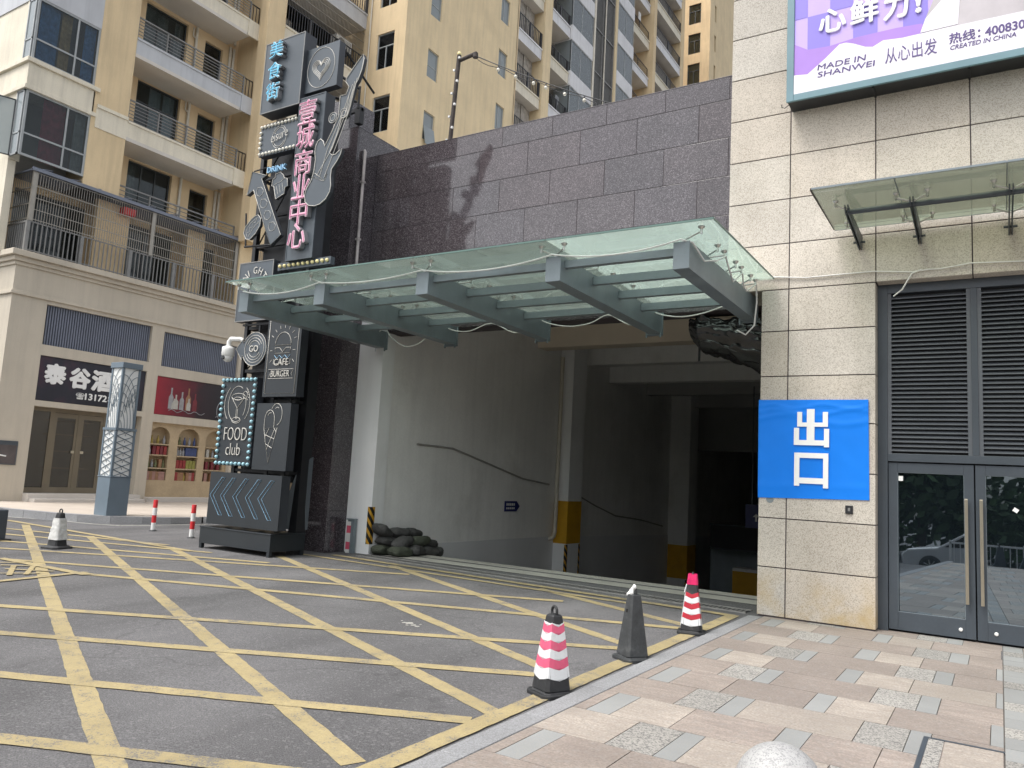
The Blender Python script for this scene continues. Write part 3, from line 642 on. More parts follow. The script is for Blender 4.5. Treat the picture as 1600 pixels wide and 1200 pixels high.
b.add(vs, [(j * (nx + 1) + i, j * (nx + 1) + i + 1, (j + 1) * (nx + 1) + i + 1, (j + 1) * (nx + 1) + i) for j in range(nz) for i in range(nx)], 0, True)
b.add(vs, [(i, i + 1, o_ + i + 1, o_ + i) for i in range(nx)] + [(nz * (nx + 1) + i, nz * (nx + 1) + i + 1, o_ + nz * (nx + 1) + i + 1, o_ + nz * (nx + 1) + i) for i in range(nx)] + [(j * (nx + 1), (j + 1) * (nx + 1), o_ + (j + 1) * (nx + 1), o_ + j * (nx + 1)) for j in range(nz)] + [(j * (nx + 1) + nx, (j + 1) * (nx + 1) + nx, o_ + (j + 1) * (nx + 1) + nx, o_ + j * (nx + 1) + nx) for j in range(nz)])
b.build('sign_board', 'blue_sign', t)
b = MB(); Y0, Y1 = F - .031, F - .020
def st(x0, x1, z0, z1): b.box(x0, x1, Y0, Y1, z0, z1)
X = lambda px: at(px, 700, 'Y', F).x
Zp = lambda py: at(1268, py, 'Y', F).z
# 出: centre stroke, upper and lower cups; 口: a frame
st(X(1261), X(1273), Zp(688), Zp(639.5))
st(X(1246), X(1253.5), Zp(660.5), Zp(644)); st(X(1286), X(1294), Zp(660.5), Zp(644)); st(X(1246), X(1261), Zp(667), Zp(660.5)); st(X(1273), X(1294), Zp(667), Zp(660.5))
st(X(1241), X(1249), Zp(688), Zp(669)); st(X(1288), X(1296), Zp(688), Zp(670)); st(X(1241), X(1288), Zp(696), Zp(688)); st(X(1288), X(1296), Zp(698.5), Zp(688))
st(X(1242), X(1250), Zp(760), Zp(708)); st(X(1287), X(1295), Zp(762), Zp(708)); st(X(1250), X(1287), Zp(716), Zp(708)); st(X(1250), X(1287), Zp(756), Zp(747))
b.build('lettering', 'white_vinyl', t)

# billboard box
t = thing('billboard', 'lilac lightbox billboard with white lettering high on the stone wall', 'billboard', (0, 10.55, 7.0))
bx0, bx1, bz0, bz1, by = -2.37, 5.6, 7.0, 10.2, 10.38
b = MB(); b.box(bx0, bx1, by + .03, F, bz0, bz1); b.build('box', 'black_metal', t)
b = MB(); fw = .085
b.box(bx0 - .01, bx0 + fw, by, by + .04, bz0 - .01, bz1); b.box(bx1 - fw, bx1, by, by + .04, bz0, bz1); b.box(bx0 + fw, bx1 - fw, by, by + .04, bz0 - .01, bz0 + fw); b.box(bx0 + fw, bx1 - fw, by, by + .04, bz1 - fw, bz1)
b.build('frame', mat('teal_grey_frame', (0.135, 0.235, 0.27), 0.4, 0.08, 2), t, bevel=.006)
px0, px1, pz0, pz1 = bx0 + fw, bx1 - fw, bz0 + fw, bz1 - fw
lil = mat('lilac_print', (0.48, 0.36, 0.82), 0.45, 0.06, 1.2); pur = mat('purple_print', (0.235, 0.185, 0.62), 0.45, 0.04, 1.2); mau = mat('mauve_print', (0.36, 0.20, 0.62), 0.45, 0.12, 1.0)
wht = mat('white_print', (0.74, 0.72, 0.78), 0.45, 0.05, 1.0); cof = mat('grey_print', (0.45, 0.42, 0.44), 0.45, 0.16, 1.6); ink = mat('dark_violet_ink', (0.09, 0.06, 0.20), 0.5, 0.05)
b = MB(); yb_ = by + .024
b.box(px0, px1, yb_, by + .03, pz0, pz1, 0)
P = lambda px, py: (lambda v: (v.x, v.z))(at(px, py, 'Y', by + .02))
xs_ = [px0 + .0, px0 + .265, px0 + .80, px0 + 1.28, px0 + 1.76, px0 + 2.24, px0 + 2.72, px0 + 3.2]
def sq(xa, xb, za, zb): b.box(max(xa, px0 + .001), xb, yb_ - .003, yb_, za, zb, 1)
zq = [P(1270, 78)[1], P(1270, 25)[1]]; zq.append(2 * zq[1] - zq[0]); zq.append(2 * zq[2] - zq[1]); zq.append(2 * zq[3] - zq[2])
xq = [px0, P(1262, 40)[0], P(1297, 40)[0], P(1333, 40)[0], P(1371, 40)[0], P(1411, 30)[0], P(1450, 30)[0], P(1490, 30)[0]]
for i in range(7):
    for j in range(4):
        if (i + j) % 2 == 1: sq(xq[i], xq[i + 1], zq[j], zq[j + 1])
def poly(pts, mi, lay):
    b.prism([(x, yb_ - .004 * lay, z) for x, z in pts], (0, .0025, 0), mi)
cl = lambda x, z: (min(max(x, px0 + .002), px1 - .002), min(max(z, pz0 + .002), pz1 - .002))
poly([cl(*P(*p)) for p in ((1200, 80), (1262, 78), (1297, 72), (1340, 58), (1400, 44), (1440, 37), (1460, 60), (1420, 70), (1360, 80), (1320, 88), (1250, 125), (1200, 128))], 2, 2)
poly([cl(*P(*p)) for p in ((1438, 52), (1448, 25), (1470, -30), (1700, -80), (1700, 60), (1600, 25))], 4, 3)
poly([cl(*P(*p)) for p in ((1438, 52), (1446, 30), (1480, -10), (1500, -5), (1497, 38))], 3, 4)
poly([cl(*P(*p)) for p in ((1200, 119), (1240, 119), (1262, 117), (1290, 92), (1312, 70), (1322, 67.5), (1334, 69), (1352, 74), (1364, 74), (1380, 64), (1410, 60), (1440, 53), (1480, 44), (1540, 31), (1600, 18), (1750, -15), (1750, 100), (1600, 85), (1400, 125), (1200, 170))], 3, 5)
b.build('print', [lil, pur, mau, wht, cof], t)
def btext(s, pa, pb, ph, mt, bold=0.0, sk=0.0):
    """lettering from baseline-left pixel to baseline-right pixel, cap height in pixels"""
    yy = yb_ - .024
    p, q, h = at(*pa, 'Y', yy), at(*pb, 'Y', yy), at(pa[0], pa[1] - ph, 'Y', yy)
    b = MB(); text(b, s, (p.x, yy + .003, p.z), (1, 0, 0), (sk, 0, 1), (0, -1, 0), q.x - p.x, abs(h.z - p.z), .004, bold); b.build('lettering', mt, t)
btext('心', (1279, 55), (1322, 46), 37, 'white_vinyl', .03); btext('鲜', (1328, 42), (1373, 32), 40, 'white_vinyl', .03); btext('力', (1380, 34), (1420, 24), 42, 'white_vinyl', .03); btext('!', (1430, 21), (1440, 19), 34, 'white_vinyl', .05)
btext('MADE IN', (1277, 110), (1352, 95), 8.6, ink, .015, .12); btext('SHANWEI', (1277, 121.5), (1366, 104), 8.6, ink, .015, .12)
btext('从心出发', (1383, 100), (1464, 83), 24, ink, .0); btext('热线：', (1483, 69.5), (1532, 58), 17, ink, .02); btext('400830', (1539, 57), (1602, 44), 14, ink, .03)
btext('CREATED IN CHINA', (1484, 78.5), (1588, 56), 7, ink, .015, .15)
b = MB(); b.tube([(bx0 + .01, by + .1, bz0 - .0), (bx0 - .05, by + .1, bz0 - .04), (bx0 - .09, by + .1, bz0 - .02), (bx0 - .09, by + .1, bz0 + .02)], .006, 6); b.build('hook', 'black_metal', t)
for x in (-1.31, -.235, .84): b = MB(); b.box(x - .012, x + .012, by + .06, F + .0, bz0 - .02, bz0); b.build('bracket', 'black_metal', t)

# small glass canopy over the doors
t = thing('door_canopy', 'small glass canopy on grey brackets above the grey doors', 'canopy', (0, F, 5.2))
cx0, cxs = -1.80, [-1.80, -.93, .12, 1.2, 2.25]
cy0, cy1, zf, zr = 9.12, 10.66, 5.22, 5.20
for a, c in zip(cxs, cxs[1:]):
    b = MB(); b.hexa([(a + .004, cy0, zf), (c - .004, cy0, zf), (c - .004, cy1, zr), (a + .004, cy1, zr)], [(a + .004, cy0, zf + .016), (c - .004, cy0, zf + .016), (c - .004, cy1, zr + .016), (a + .004, cy1, zr + .016)]); p = b.build('glass_panel', 'glass_small', t)
    b = MB(); b.box(a + .004, c - .004, cy0 - .004, cy0 + .008, zf - .003, zf + .019); b.box(a + .004, c - .004, cy1 - .006, cy1 + .006, zr - .003, zr + .019); b.box(c - .0038, c + .0038, cy0 + .009, cy1 - .007, zf - .012, zf + .012); b.build('edge_trim', 'steel_frame', p)
b = MB(); b.box(cx0 - .012, cx0 + .004, cy0, cy1, zf - .012, zf + .018); b.build('end_trim', 'rust', t)
def spider(b, c, arms, zt, r=.022):
    for dx, dy in arms:
        e = (c[0] + dx, c[1] + dy, c[2] + .05)
        b.tube([c, (c[0] + dx * .5, c[1] + dy * .5, c[2] + .025), e], .011, 6); b.tube([(e[0], e[1], e[2] - .03), (e[0], e[1], zt)], .014, 8)
        b.lathe([(r * .6, zt - .035), (r * 1.5, zt - .012), (r * 1.5, zt)], (e[0], e[1], 0), 10)
for bxp in (-1.49, -.80, .16, 1.2):
    b = MB(); yb0, yf = F, 9.62
    for o_ in (-.022, .010): b.prism([(bxp + o_, F, 4.92), (bxp + o_, F - .1, 4.93), (bxp + o_, yf + .0, 5.06), (bxp + o_, yf - .04, 5.15), (bxp + o_, yf + .03, 5.15), (bxp + o_, F, 5.10)], (.012, 0, 0))
    o = b.build('bracket', 'dark_metal', t)
    for yy in (yf + .02, 10.45):
        b = MB(); arms = [(.16, -.05), (-.16, -.05)] if bxp > -1.2 else [(-.12, -.05)]
        spider(b, (bxp, yy, 5.11), arms, zf - .002); b.build('spider_fitting', 'steel', o)
    b = MB(); b.tube([(bxp - .07, F - .12, 4.99), (bxp + .07, F - .12, 4.99)], .016, 8); b.build('pin', 'dark_metal', o)
b = MB(); b.tube([(-1.49, 9.68, 5.09), (2.2, 9.68, 5.09)], .034, 10); b.build('tie_rail', 'dark_metal', t)

# ================================================================== BROWN GRANITE GATE + GARAGE
W = 11.63
t = thing('garage_gate', 'garage entrance building faced with polished brown granite slabs', 'building', (-6.5, W, 0.1))
zr_ = [4.46, 4.70, 5.33, 5.965, 6.60, 7.235, 7.87, 8.25]
b = MB()
for j in range(len(zr_) - 1):
    z0, z1 = zr_[j], zr_[j + 1]; x = -4.61 if j % 2 == 0 else -4.03
    while x > -10.96: x -= 1.074
    while x < -2.9:
        x2 = x + 1.074; a, c = max(x, -10.955), min(x2, -2.9)
        if c - a > .02: b.box(a + .005, c - .005, W, W + .03, z0 + .005, z1 - .005)
        x = x2
b.box(-10.95, -2.9, W, W + .45, 8.253, 8.27)
b.build('granite_facing', 'brown_granite', t, bevel=.002)
b = MB(); b.box(-10.95, -2.9, W + .006, W + .45, 4.455, 8.253); b.build('lintel', 'joint', t)
# left pillar, stepped at the top
b = MB()
pz = [.1, .9, 2.1, 3.3, 4.5, 5.7, 6.9, 8.0, 8.64]
for z0, z1 in zip(pz, pz[1:]):
    b.box(-11.9, -10.962, 11.02, 11.05, z0 + .003, z1 - .003); b.box(-10.992, -10.96, 11.053, 12.3 if z0 > 4 else 11.55, z0 + .003, z1 - .003)
b.box(-11.9, -10.96, 11.02, 12.3, 8.643, 8.66); b.box(-11.9, -11.25, 11.02, 11.05, 8.66, 9.32); b.box(-11.28, -11.25, 11.053, 11.75, 8.66, 9.32)
b.build('pillar_facing', 'brown_granite', t, bevel=.002)
b = MB(); b.box(-11.88, -10.97, 11.03, 12.3, .1, 8.643); b.box(-11.88, -11.26, 11.03, 11.75, 8.66, 9.3); b.build('pillar', 'joint', t)
b = MB(); pts = [at(564, 224, 'X', -10.9), at(561, 260, 'X', -10.9)]
b.tube([(-10.925, 11.2, 8.2), (-10.9, 11.2, 8.16), (-10.9, 11.2, 4.6)], .032, 8)
for z in (7.5, 6.3, 5.2): b.box(-10.95, -10.86, 11.16, 11.24, z, z + .04)
b.build('downpipe', mat('dusty_pipe', (0.42, 0.385, 0.38), 0.6, 0.35, 3), t)
# interior
XI = -10.32
b = MB(); b.box(-10.958, XI, 11.555, 11.9, -.2, 5.6); b.build('jamb', 'wall_white', t)
b = MB(); ywl = 40
b.add([(XI - .03, 11.85, -.3), (XI - .03, 40, -3), (XI - .03, 40, 6.2), (XI - .03, 11.85, 6.2)], [(0, 1, 2, 3)])
b.box(XI - .4, XI - .033, 11.95, 40, -3, 6.2); b.build('side_wall', 'wall_grey', t)
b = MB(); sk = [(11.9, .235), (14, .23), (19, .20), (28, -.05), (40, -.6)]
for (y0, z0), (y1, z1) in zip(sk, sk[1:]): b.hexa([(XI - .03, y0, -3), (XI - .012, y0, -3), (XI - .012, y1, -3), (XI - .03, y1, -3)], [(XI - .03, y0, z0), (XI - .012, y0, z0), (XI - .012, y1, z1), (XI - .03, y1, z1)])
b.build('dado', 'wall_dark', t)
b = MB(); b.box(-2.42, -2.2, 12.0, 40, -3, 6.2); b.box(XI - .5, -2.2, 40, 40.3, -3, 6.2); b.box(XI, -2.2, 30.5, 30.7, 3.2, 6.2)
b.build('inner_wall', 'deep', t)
b = MB(); b.box(-10.96, -2.2, 12.08, 40.3, 6.2, 6.4); b.build('ceiling', 'wall_grey', t)
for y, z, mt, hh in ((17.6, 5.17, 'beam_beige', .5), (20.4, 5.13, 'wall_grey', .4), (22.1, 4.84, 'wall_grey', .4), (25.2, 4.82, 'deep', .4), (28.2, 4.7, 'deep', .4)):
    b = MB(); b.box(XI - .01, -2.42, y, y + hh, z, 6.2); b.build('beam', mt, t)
def column(y, x1, zt, zb, y2, mt):
    b = MB(); b.box(XI - .03, x1, y, y2, -3, 6.2); c = b.build('column', mt, t)
    b = MB(); b.box(XI - .06, x1 + .006, y - .006, y2 + .006, zb, zt); b.build('warning_band', 'safety_yellow', c)
    b = MB(); b.box(x1 - .05, x1 + .012, y - .012, y - .002, zb - 1.1, zb - .02); b.box(x1 + .002, x1 + .012, y - .002, y + .07, zb - 1.1, zb - .02); b.build('corner_guard', 'guard', c)
    b = MB(); b.box(x1 + .002, x1 + .012, y2 - .07, y2 + .002, zb - 1.1, zb - .02); b.build('corner_guard', 'guard', c)
column(18.95, -9.93, 1.17, 0.03, 19.75, 'wall_white'); column(27.7, -9.6, -.37, -1.55, 28.6, 'wall_grey')
b = MB(); b.box(-5.3, -4.9, 19.8, 20.3, -3, 6.2); 
c = None
# far low parapet, board and yellow pier deep inside
b = MB(); b.box(-9.4, -2.42, 29.8, 30.0, -3, -.55); b.build('parapet', mat('slate_blue_paint', (0.34, 0.40, 0.44), 0.6, 0.08), t)
b = MB(); b.box(-3.3, -2.42, 12.0, 12.3, -.2, 4.46); 
t2 = thing('notice_board', 'black board hanging low in the dark depth of the garage', 'board', (-8.4, 28.4, 0))
b = MB(); b.box(-8.95, -7.1, 28.3, 28.38, -.38, .42); b.build('board', 'black_metal', t2); b = MB(); b.box(-9.0, -7.05, 28.31, 28.4, -.43, -.38); b.box(-9.0, -7.05, 28.31, 28.4, .42, .47); b.build('board_frame', 'dark_metal', t2)
t2 = thing('wayfinding_sign', 'small blue hanging sign deep in the garage above the black board', 'sign', (-6.2, 24, 1))
b = MB(); b.box(-6.52, -5.9, 23.96, 24.0, .62, 1.32); b.build('sign_face', 'navy', t2); b = MB(); b.box(-6.35, -6.32, 23.98, 24.0, 1.32, 4.9); b.build('hanger', 'dark_metal', t2)
b = MB(); b.prism([(-6.30, 23.952, .95), (-6.20, 23.952, 1.05), (-6.10, 23.952, .95), (-6.17, 23.952, .95), (-6.17, 23.952, .82), (-6.23, 23.952, .82), (-6.23, 23.952, .95)], (0, .006, 0)); b.build('arrow', 'white_vinyl', t2)
t2 = thing('bollard_pier', 'yellow painted low pier beside the ramp, half hidden by the stone pier', 'pier', (-7.3, 27, -2))
b = MB(); b.box(-7.75, -6.85, 27, 27.6, -1.95, -1.0, 0); b.box(-7.75, -6.85, 27, 27.6, -1.0, -.9, 1); b.build('shaft', ['safety_yellow', 'wall_grey'], t2)
b = MB(); b.box(-7.76, -6.84, 26.98, 27.62, -2.4, -1.95); b.build('base', 'guard', t2)
b = MB(); b.box(-4.2, -2.75, 12.4, 12.43, 4.0, 4.03); b.box(-4.2, -4.17, 12.4, 12.43, 3.8, 4.0); tag(b.build('hanger_bar', 'black_metal'), 'thin dark hanger bar under the plastic wrapped duct end', 'bar')
# guard and pipes
b = MB(); b.box(XI - .085, XI + .012, 11.545, 11.555, .30, 1.01); b.box(XI + .002, XI + .012, 11.555, 11.64, .30, 1.01)
tag(b.build('corner_guard', 'guard'), 'black and yellow corner guard on the white jamb beside the sandbags', 'corner guard')
t2 = thing('delineator', 'low pink and white striped delineator post against the white jamb', 'post', (-10.72, 11.45, .1))
b = MB(); b.box(-10.80, -10.715, 11.42, 11.44, .105, .70); b.build('reflective_face', 'redwhite', t2)
b = MB(); b.box(-10.80, -10.64, 11.441, 11.52, .105, .735); b.box(-10.82, -10.63, 11.415, 11.53, .735, .76); b.build('post', 'steel_frame', t2)
b = MB(); b.tube([(-10.2, 18.78, 5.1), (-10.2, 18.78, .35), (-10.22, 18.76, .22), (-10.27, 18.74, .16), (-10.34, 18.72, .15)], .055, 10)
p_ = b.build('drainpipe', 'pipe_white'); tag(p_, 'white plastic drainpipe running down beside the yellow banded column', 'pipe')
cp = [(652, 694), (708, 701), (817, 748), (858, 757)]; b = MB(); b.tube([at(x, y, 'X', XI + .0) for x, y in cp], .022, 6); tag(b.build('conduit', mat('grey_conduit', (0.34, 0.33, 0.31), 0.6, 0.1)), 'bent grey conduit running down across the garage side wall', 'conduit')
b = MB(); b.tube([at(*p, 'X', XI + .0) for p in ((893, 768), (930, 790), (962, 806), (1000, 812), (1035, 822))], .022, 6); tag(b.build('conduit', bpy.data.materials['grey_conduit']), 'bent grey conduit continuing past the first column deeper in the garage', 'conduit')
t2 = thing('direction_sign', 'small blue arrow shaped sign on the grey garage wall', 'sign', (XI, 17, 1))
a, c = at(790, 783, 'X', XI - .0), at(812, 799, 'X', XI - .0); b = MB()
b.prism([(XI - .028, a.y, c.z), (XI - .028, c.y - .15, c.z), (XI - .028, c.y, (a.z + c.z) / 2), (XI - .028, c.y - .15, a.z), (XI - .028, a.y, a.z)], (.02, 0, 0)); b.build('sign_plate', 'navy', t2)
b = MB()
for k, (z0, z1) in enumerate(((.56, .80), (.22, .40))):
    for i in range(5):
        y0 = a.y + .06 + i * (c.y - a.y - .28) / 5; b.box(XI - .008, XI - .005, y0, y0 + (c.y - a.y) * .085, c.z + (a.z - c.z) * z0, c.z + (a.z - c.z) * z1)
b.build('lettering', 'white_vinyl', t2)
# duct wrapped in black plastic under the lintel, right
b = MB(); nx, ny = 60, 80; rnd = random.Random(5)
from mathutils import noise as mn
def wrap(u, v):
    # u along X (left->right), v round the underside front(top)->back
    x = -4.22 + 1.60 * u; a = v * math.pi * 1.25 - .35
    ry, rz_ = .42, .34 + .30 * u; zc = 4.32 - .22 * u
    sq_ = min(1, .62 + u * 3.2)
    p = Vector((x, 12.22 - ry * sq_ * math.cos(a), zc - rz_ * sq_ * math.sin(a) - .05 * u))
    k = mn.noise(Vector((u * 4, v * 12, 1))) * .07 + mn.noise(Vector((u * 9, v * 30, 4))) * .05 + abs(mn.noise(Vector((u * 16, v * 60, 9)))) * .035
    return p + Vector((0, -k, k))
vs = [wrap(i / nx, j / ny) for j in range(ny + 1) for i in range(nx + 1)]
b.add(vs, [(j * (nx + 1) + i, j * (nx + 1) + i + 1, (j + 1) * (nx + 1) + i + 1, (j + 1) * (nx + 1) + i) for j in range(ny) for i in range(nx)], 0, True)
cap = [wrap(0, j / ny) for j in range(ny + 1)]; b.add(cap, [tuple(range(ny + 1))], 0)
tag(b.build('wrapped_duct', 'bin_bag'), 'duct end wrapped in crumpled black plastic under the gate lintel', 'duct')

# ================================================================== BIG GLASS CANOPY
t = thing('gate_canopy', 'wide green glass canopy on grey steel beams over the garage gate', 'canopy', (-6.6, 11.6, 4.3))
BX = [(-10.52, -10.31), (-8.80, -8.59), (-6.82, -6.61), (-4.76, -4.55), (-3.10, -2.91)]; GZ = 4.61
for i, (x0, x1) in enumerate(BX):
    b = MB(); yr = 11.62 if i < 4 else 11.05
    b.prism([(x0, 8.2, 4.155), (x0, yr, 4.135), (x0, yr, 4.46), (x0, 8.2, 4.475)], (x1 - x0, 0, 0)); o = b.build('beam', 'steel_frame', t, bevel=.006)
    b = MB(); b.box(x0 - .05, x1 + .03, yr - .02, yr + .0, 4.10, 4.47)
    for xx in (x0 - .02, x1): b.lathe([(.018, 4.07), (.018, 4.135)], (xx, yr - .05, 0), 8)
    b.build('end_plate', 'steel_frame', o)
    xm = (x0 + x1) / 2
    for k, yy in enumerate((8.26, 9.0, 9.75, 10.45)):
        if i == 0: arms = [(.16, -.13), (.16, .13)] if k else [(.17, -.10), (-.1, -.1)]
        elif i == 4: arms = [(.20, -.12), (.20, .14)] if k else [(.24, -.10)]
        else: arms = [(-.15, -.12), (.15, -.12), (-.15, .14), (.15, .14)] if k else [(-.15, -.11), (.17, -.11)]
        b = MB(); spider(b, (xm, yy, 4.50), arms, GZ - .001, .026); b.tube([(xm, yy, 4.455), (xm, yy, 4.51)], .022, 8); b.build('spider_fitting', 'steel', o)
for (a0, a1), (c0, c1) in zip(BX, BX[1:]):
    for y, z0, z1 in ((8.30, 4.345, 4.435), (9.10, 4.325, 4.43), (9.92, 4.325, 4.43), (10.74, 4.325, 4.43)):
        b = MB(); b.box(a1 + .002, c0 - .002, y, y + .09, z0, z1); b.build('purlin', 'steel_frame', t)
gx = [-10.62, -8.70, -6.715, -4.655, -2.57]
for i in range(4):
    b = MB(); a, c = gx[i] + .006, gx[i + 1] - .006
    if i < 3: b.hexa([(a, 7.98, GZ), (c, 7.98, GZ), (c, 11.6, GZ), (a, 11.6, GZ)], [(a, 7.98, GZ + .018), (c, 7.98, GZ + .018), (c, 11.6, GZ + .018), (a, 11.6, GZ + .018)])
    else: b.prism([(a, 7.98, GZ), (c, 7.98, GZ), (c, 10.66, GZ), (-3.26, 10.66, GZ), (-3.26, 11.6, GZ), (a, 11.6, GZ)], (0, 0, .018))
    p = b.build('glass_panel', 'glass_canopy', t)
    b = MB(); b.box(a, c, 7.972, 7.982, GZ - .002, GZ + .02)
    if i == 3: b.box(c - .002, c + .008, 7.98, 10.66, GZ - .002, GZ + .02)
    b.build('glass_edge', mat('dark_green_glass_edge', (0.10, 0.17, 0.15), 0.25, 0.05) if i == 0 else bpy.data.materials['dark_green_glass_edge'], p)
# white cables
def sag(p, q, s, n=10): return [Vector(p).lerp(Vector(q), i / n) - Vector((0, 0, 4 * s * (i / n) * (1 - i / n))) for i in range(n + 1)]
def cable(name, label, pts, r=.011, mt='cable'):
    b = MB(); b.tube(pts, r, 6); return tag(b.build(name, mt), label, 'cable')
pts = []
tp = [((x0 + x1) / 2, 8.17, 4.49) for x0, x1 in BX]
for i in range(4): pts += sag(tp[i], tp[i + 1], (.10, .07, .10, .09)[i])[(1 if i else 0):]
E_ = BX[4][1] + .02
pts += [Vector((E_, 8.24, 4.46)), Vector((E_ + .02, 8.6, 4.34)), Vector((E_ + .08, 8.9, 4.42)), Vector((E_ + .1, 9.15, 4.54)), Vector((E_ + .09, 9.35, 4.43)), Vector((E_ + .06, 9.62, 4.34)), Vector((E_ + .1, 9.9, 4.52)), Vector((E_ + .06, 10.1, 4.40)), Vector((E_ + .06, 10.25, 4.37)), Vector((E_ + .12, 10.5, 4.52)), Vector((E_ + .10, 10.62, 4.3)), Vector((E_ + .06, 10.66, 3.98)), Vector((E_ - .06, 10.68, 3.86)), Vector((E_ - .18, 10.68, 3.93))]
cable('cable', 'white cable draped along the front edge of the large glass canopy', pts)
lo = [at(540, 530, 'Y', 11.2), at(556, 536, 'Y', 11.2), at(575, 532, 'Y', 11.3), at(600, 514, 'Y', 11.4), at(612, 528, 'Y', 11.3), at(632, 541, 'Y', 11.25), at(652, 538, 'Y', 11.25), at(668, 526, 'Y', 11.3), at(684, 509, 'Y', 11.4), at(712, 517, 'Y', 11.3), at(735, 517, 'Y', 11.3), at(768, 505, 'Y', 11.4), at(800, 519, 'Y', 11.3), at(818, 516, 'Y', 11.3), at(832, 497, 'Y', 11.4), at(860, 506, 'Y', 11.3), at(890, 510, 'Y', 11.3), at(922, 505, 'Y', 11.3), at(950, 492, 'Y', 11.4), at(975, 504, 'Y', 11.3), at(990, 508, 'Y', 11.3), at(1000, 500, 'Y', 11.3), at(1008, 484, 'Y', 11.4), at(1035, 492, 'Y', 11.3), at(1065, 495, 'Y', 11.3), at(1100, 489, 'Y', 11.3), at(1136, 476, 'Y', 11.4)]
sm = []
for i in range(len(lo) - 1):                                   # smooth the looping run
    p0, p1, p2, p3 = lo[max(i - 1, 0)], lo[i], lo[i + 1], lo[min(i + 2, len(lo) - 1)]
    for k in range(4):
        u = k / 4; sm.append(0.5 * ((2 * p1) + (p2 - p0) * u + (2 * p0 - 5 * p1 + 4 * p2 - p3) * u * u + (3 * p1 - p0 - 3 * p2 + p3) * u ** 3))
cable('cable', 'white cable looping between the rear ends of the canopy beams', sm, .010)
wl = [at(*p, 'Y', F - .02) for p in ((1180, 434), (1215, 433), (1260, 434), (1310, 429), (1366, 424), (1425, 425), (1450, 421), (1470, 420), (1517, 411), (1600, 408), (1700, 402))]
cable('cable', 'thin pale cable running along the stone wall above the grey doors', wl, .009)
cable('cable', 'short frayed cable end dangling from the wall cable over the door recess', [at(*p, 'Y', F - .03) for p in ((1440, 421), (1425, 427), (1418, 438), (1410, 452), (1396, 463))], .009)

# ================================================================== SIGN TOWER
YP = 9.74
t = thing('sign_tower', 'tall black steel tower of unlit neon food signs beside garage', 'sign tower', (-12.0, 9.9, 0.09))
b = MB(); b.box(-12.88, -10.93, 9.66, 10.48, .18, .47, 0); b.box(-12.89, -10.92, 9.65, 10.49, .47, .495, 0)
for x, y in ((-12.84, 9.70), (-10.97, 9.70), (-10.97, 10.44), (-12.84, 10.44)): b.box(x - .035, x + .035, y - .035, y + .035, .085, .18, 0)
b.build('base', 'panel_low', t, bevel=.005)
b = MB(); s_ = .045
for x, y, z in ((-12.55, 10.05, 8.2), (-11.62, 10.05, 9.9), (-12.55, 10.42, 7.3), (-11.62, 10.42, 9.9), (-11.16, 10.05, 8.6)): b.box(x - s_, x + s_, y - s_, y + s_, .52, z)
b.box(-11.18, -10.98, 10.28, 10.52, .09, 8.1)
for z in (1.58, 2.9, 3.5, 4.35, 5.6, 6.0, 6.6, 7.4, 8.55):
    b.box(-12.55, -11.0, 10.02, 10.08, z - .03, z + .03); b.box(-12.55, -11.0, 10.39, 10.45, z - .03, z + .03)
    for x in (-12.55, -11.62, -11.1): b.box(x - .03, x + .03, 10.08, 10.39, z - .025, z + .025)
for z0, z1 in ((1.6, 2.9), (3.5, 4.35), (4.4, 5.6), (6.0, 7.4), (7.4, 8.5)):
    b.tube([(-12.55, 10.08, z0), (-11.62, 10.08, z1)], .018, 4); b.tube([(-11.62, 10.42, z0), (-11.1, 10.42, z1)], .018, 4)
b.tube([(-11.3, 9.8, 9.7), (-10.5, 10.5, 9.1)], .03, 4); b.tube([(-11.3, 9.8, 8.9), (-10.55, 10.5, 8.85)], .03, 4); b.tube([(-10.45, 9.8, 9.72), (-10.5, 10.9, 9.2)], .03, 4); b.tube([(-10.5, 10.5, 9.15), (-10.5, 10.5, 8.7)], .03, 4)
b.box(-10.98, -10.85, 10.9, 11.03, 8.66, 9.0); b.box(-11.3, -10.85, 10.94, 11.0, 8.93, 9.0)
b.build('frame', 'black_metal', t)
b = MB(); b.box(-12.5, -11.15, 10.2, 10.26, 1.4, 8.6); b.box(-11.66, -11.6, 10.1, 10.4, 6.0, 8.5); b.build('backing', 'black_metal', t)
b = MB(); b.prism([(-11.32, 10.1, .55), (-10.96, 10.53, .55), (-10.96, 10.53, 1.9), (-11.05, 10.3, 1.75)], (.01, .01, 0)); b.build('reflection_plate', 'panel', t)  # pale plate added in place of a reflection on the mast
def zf_(k):
    return {'1': lambda x, y: (380 + x / 5.4545, 30 + y / 5.4545), '2': lambda x, y: (370 + x / 5.4545, 220 + y / 5.4545), '3': lambda x, y: (300 + x / 6.668, 700 + y / 6.668), '4': lambda x, y: (340 + x / 4.8, 390 + y / 4.8), '5': lambda x, y: (320 + x / 6.667, 570 + y / 6.667)}[k]
def signrect(k, tl, tr, br, bl, yp):
    z = zf_(k); q = [at(*z(*p), 'Y', yp) for p in (tl, tr, br, bl)]
    return (q[0].x + q[3].x) / 2, (q[1].x + q[2].x) / 2, (q[2].z + q[3].z) / 2, (q[0].z + q[1].z) / 2
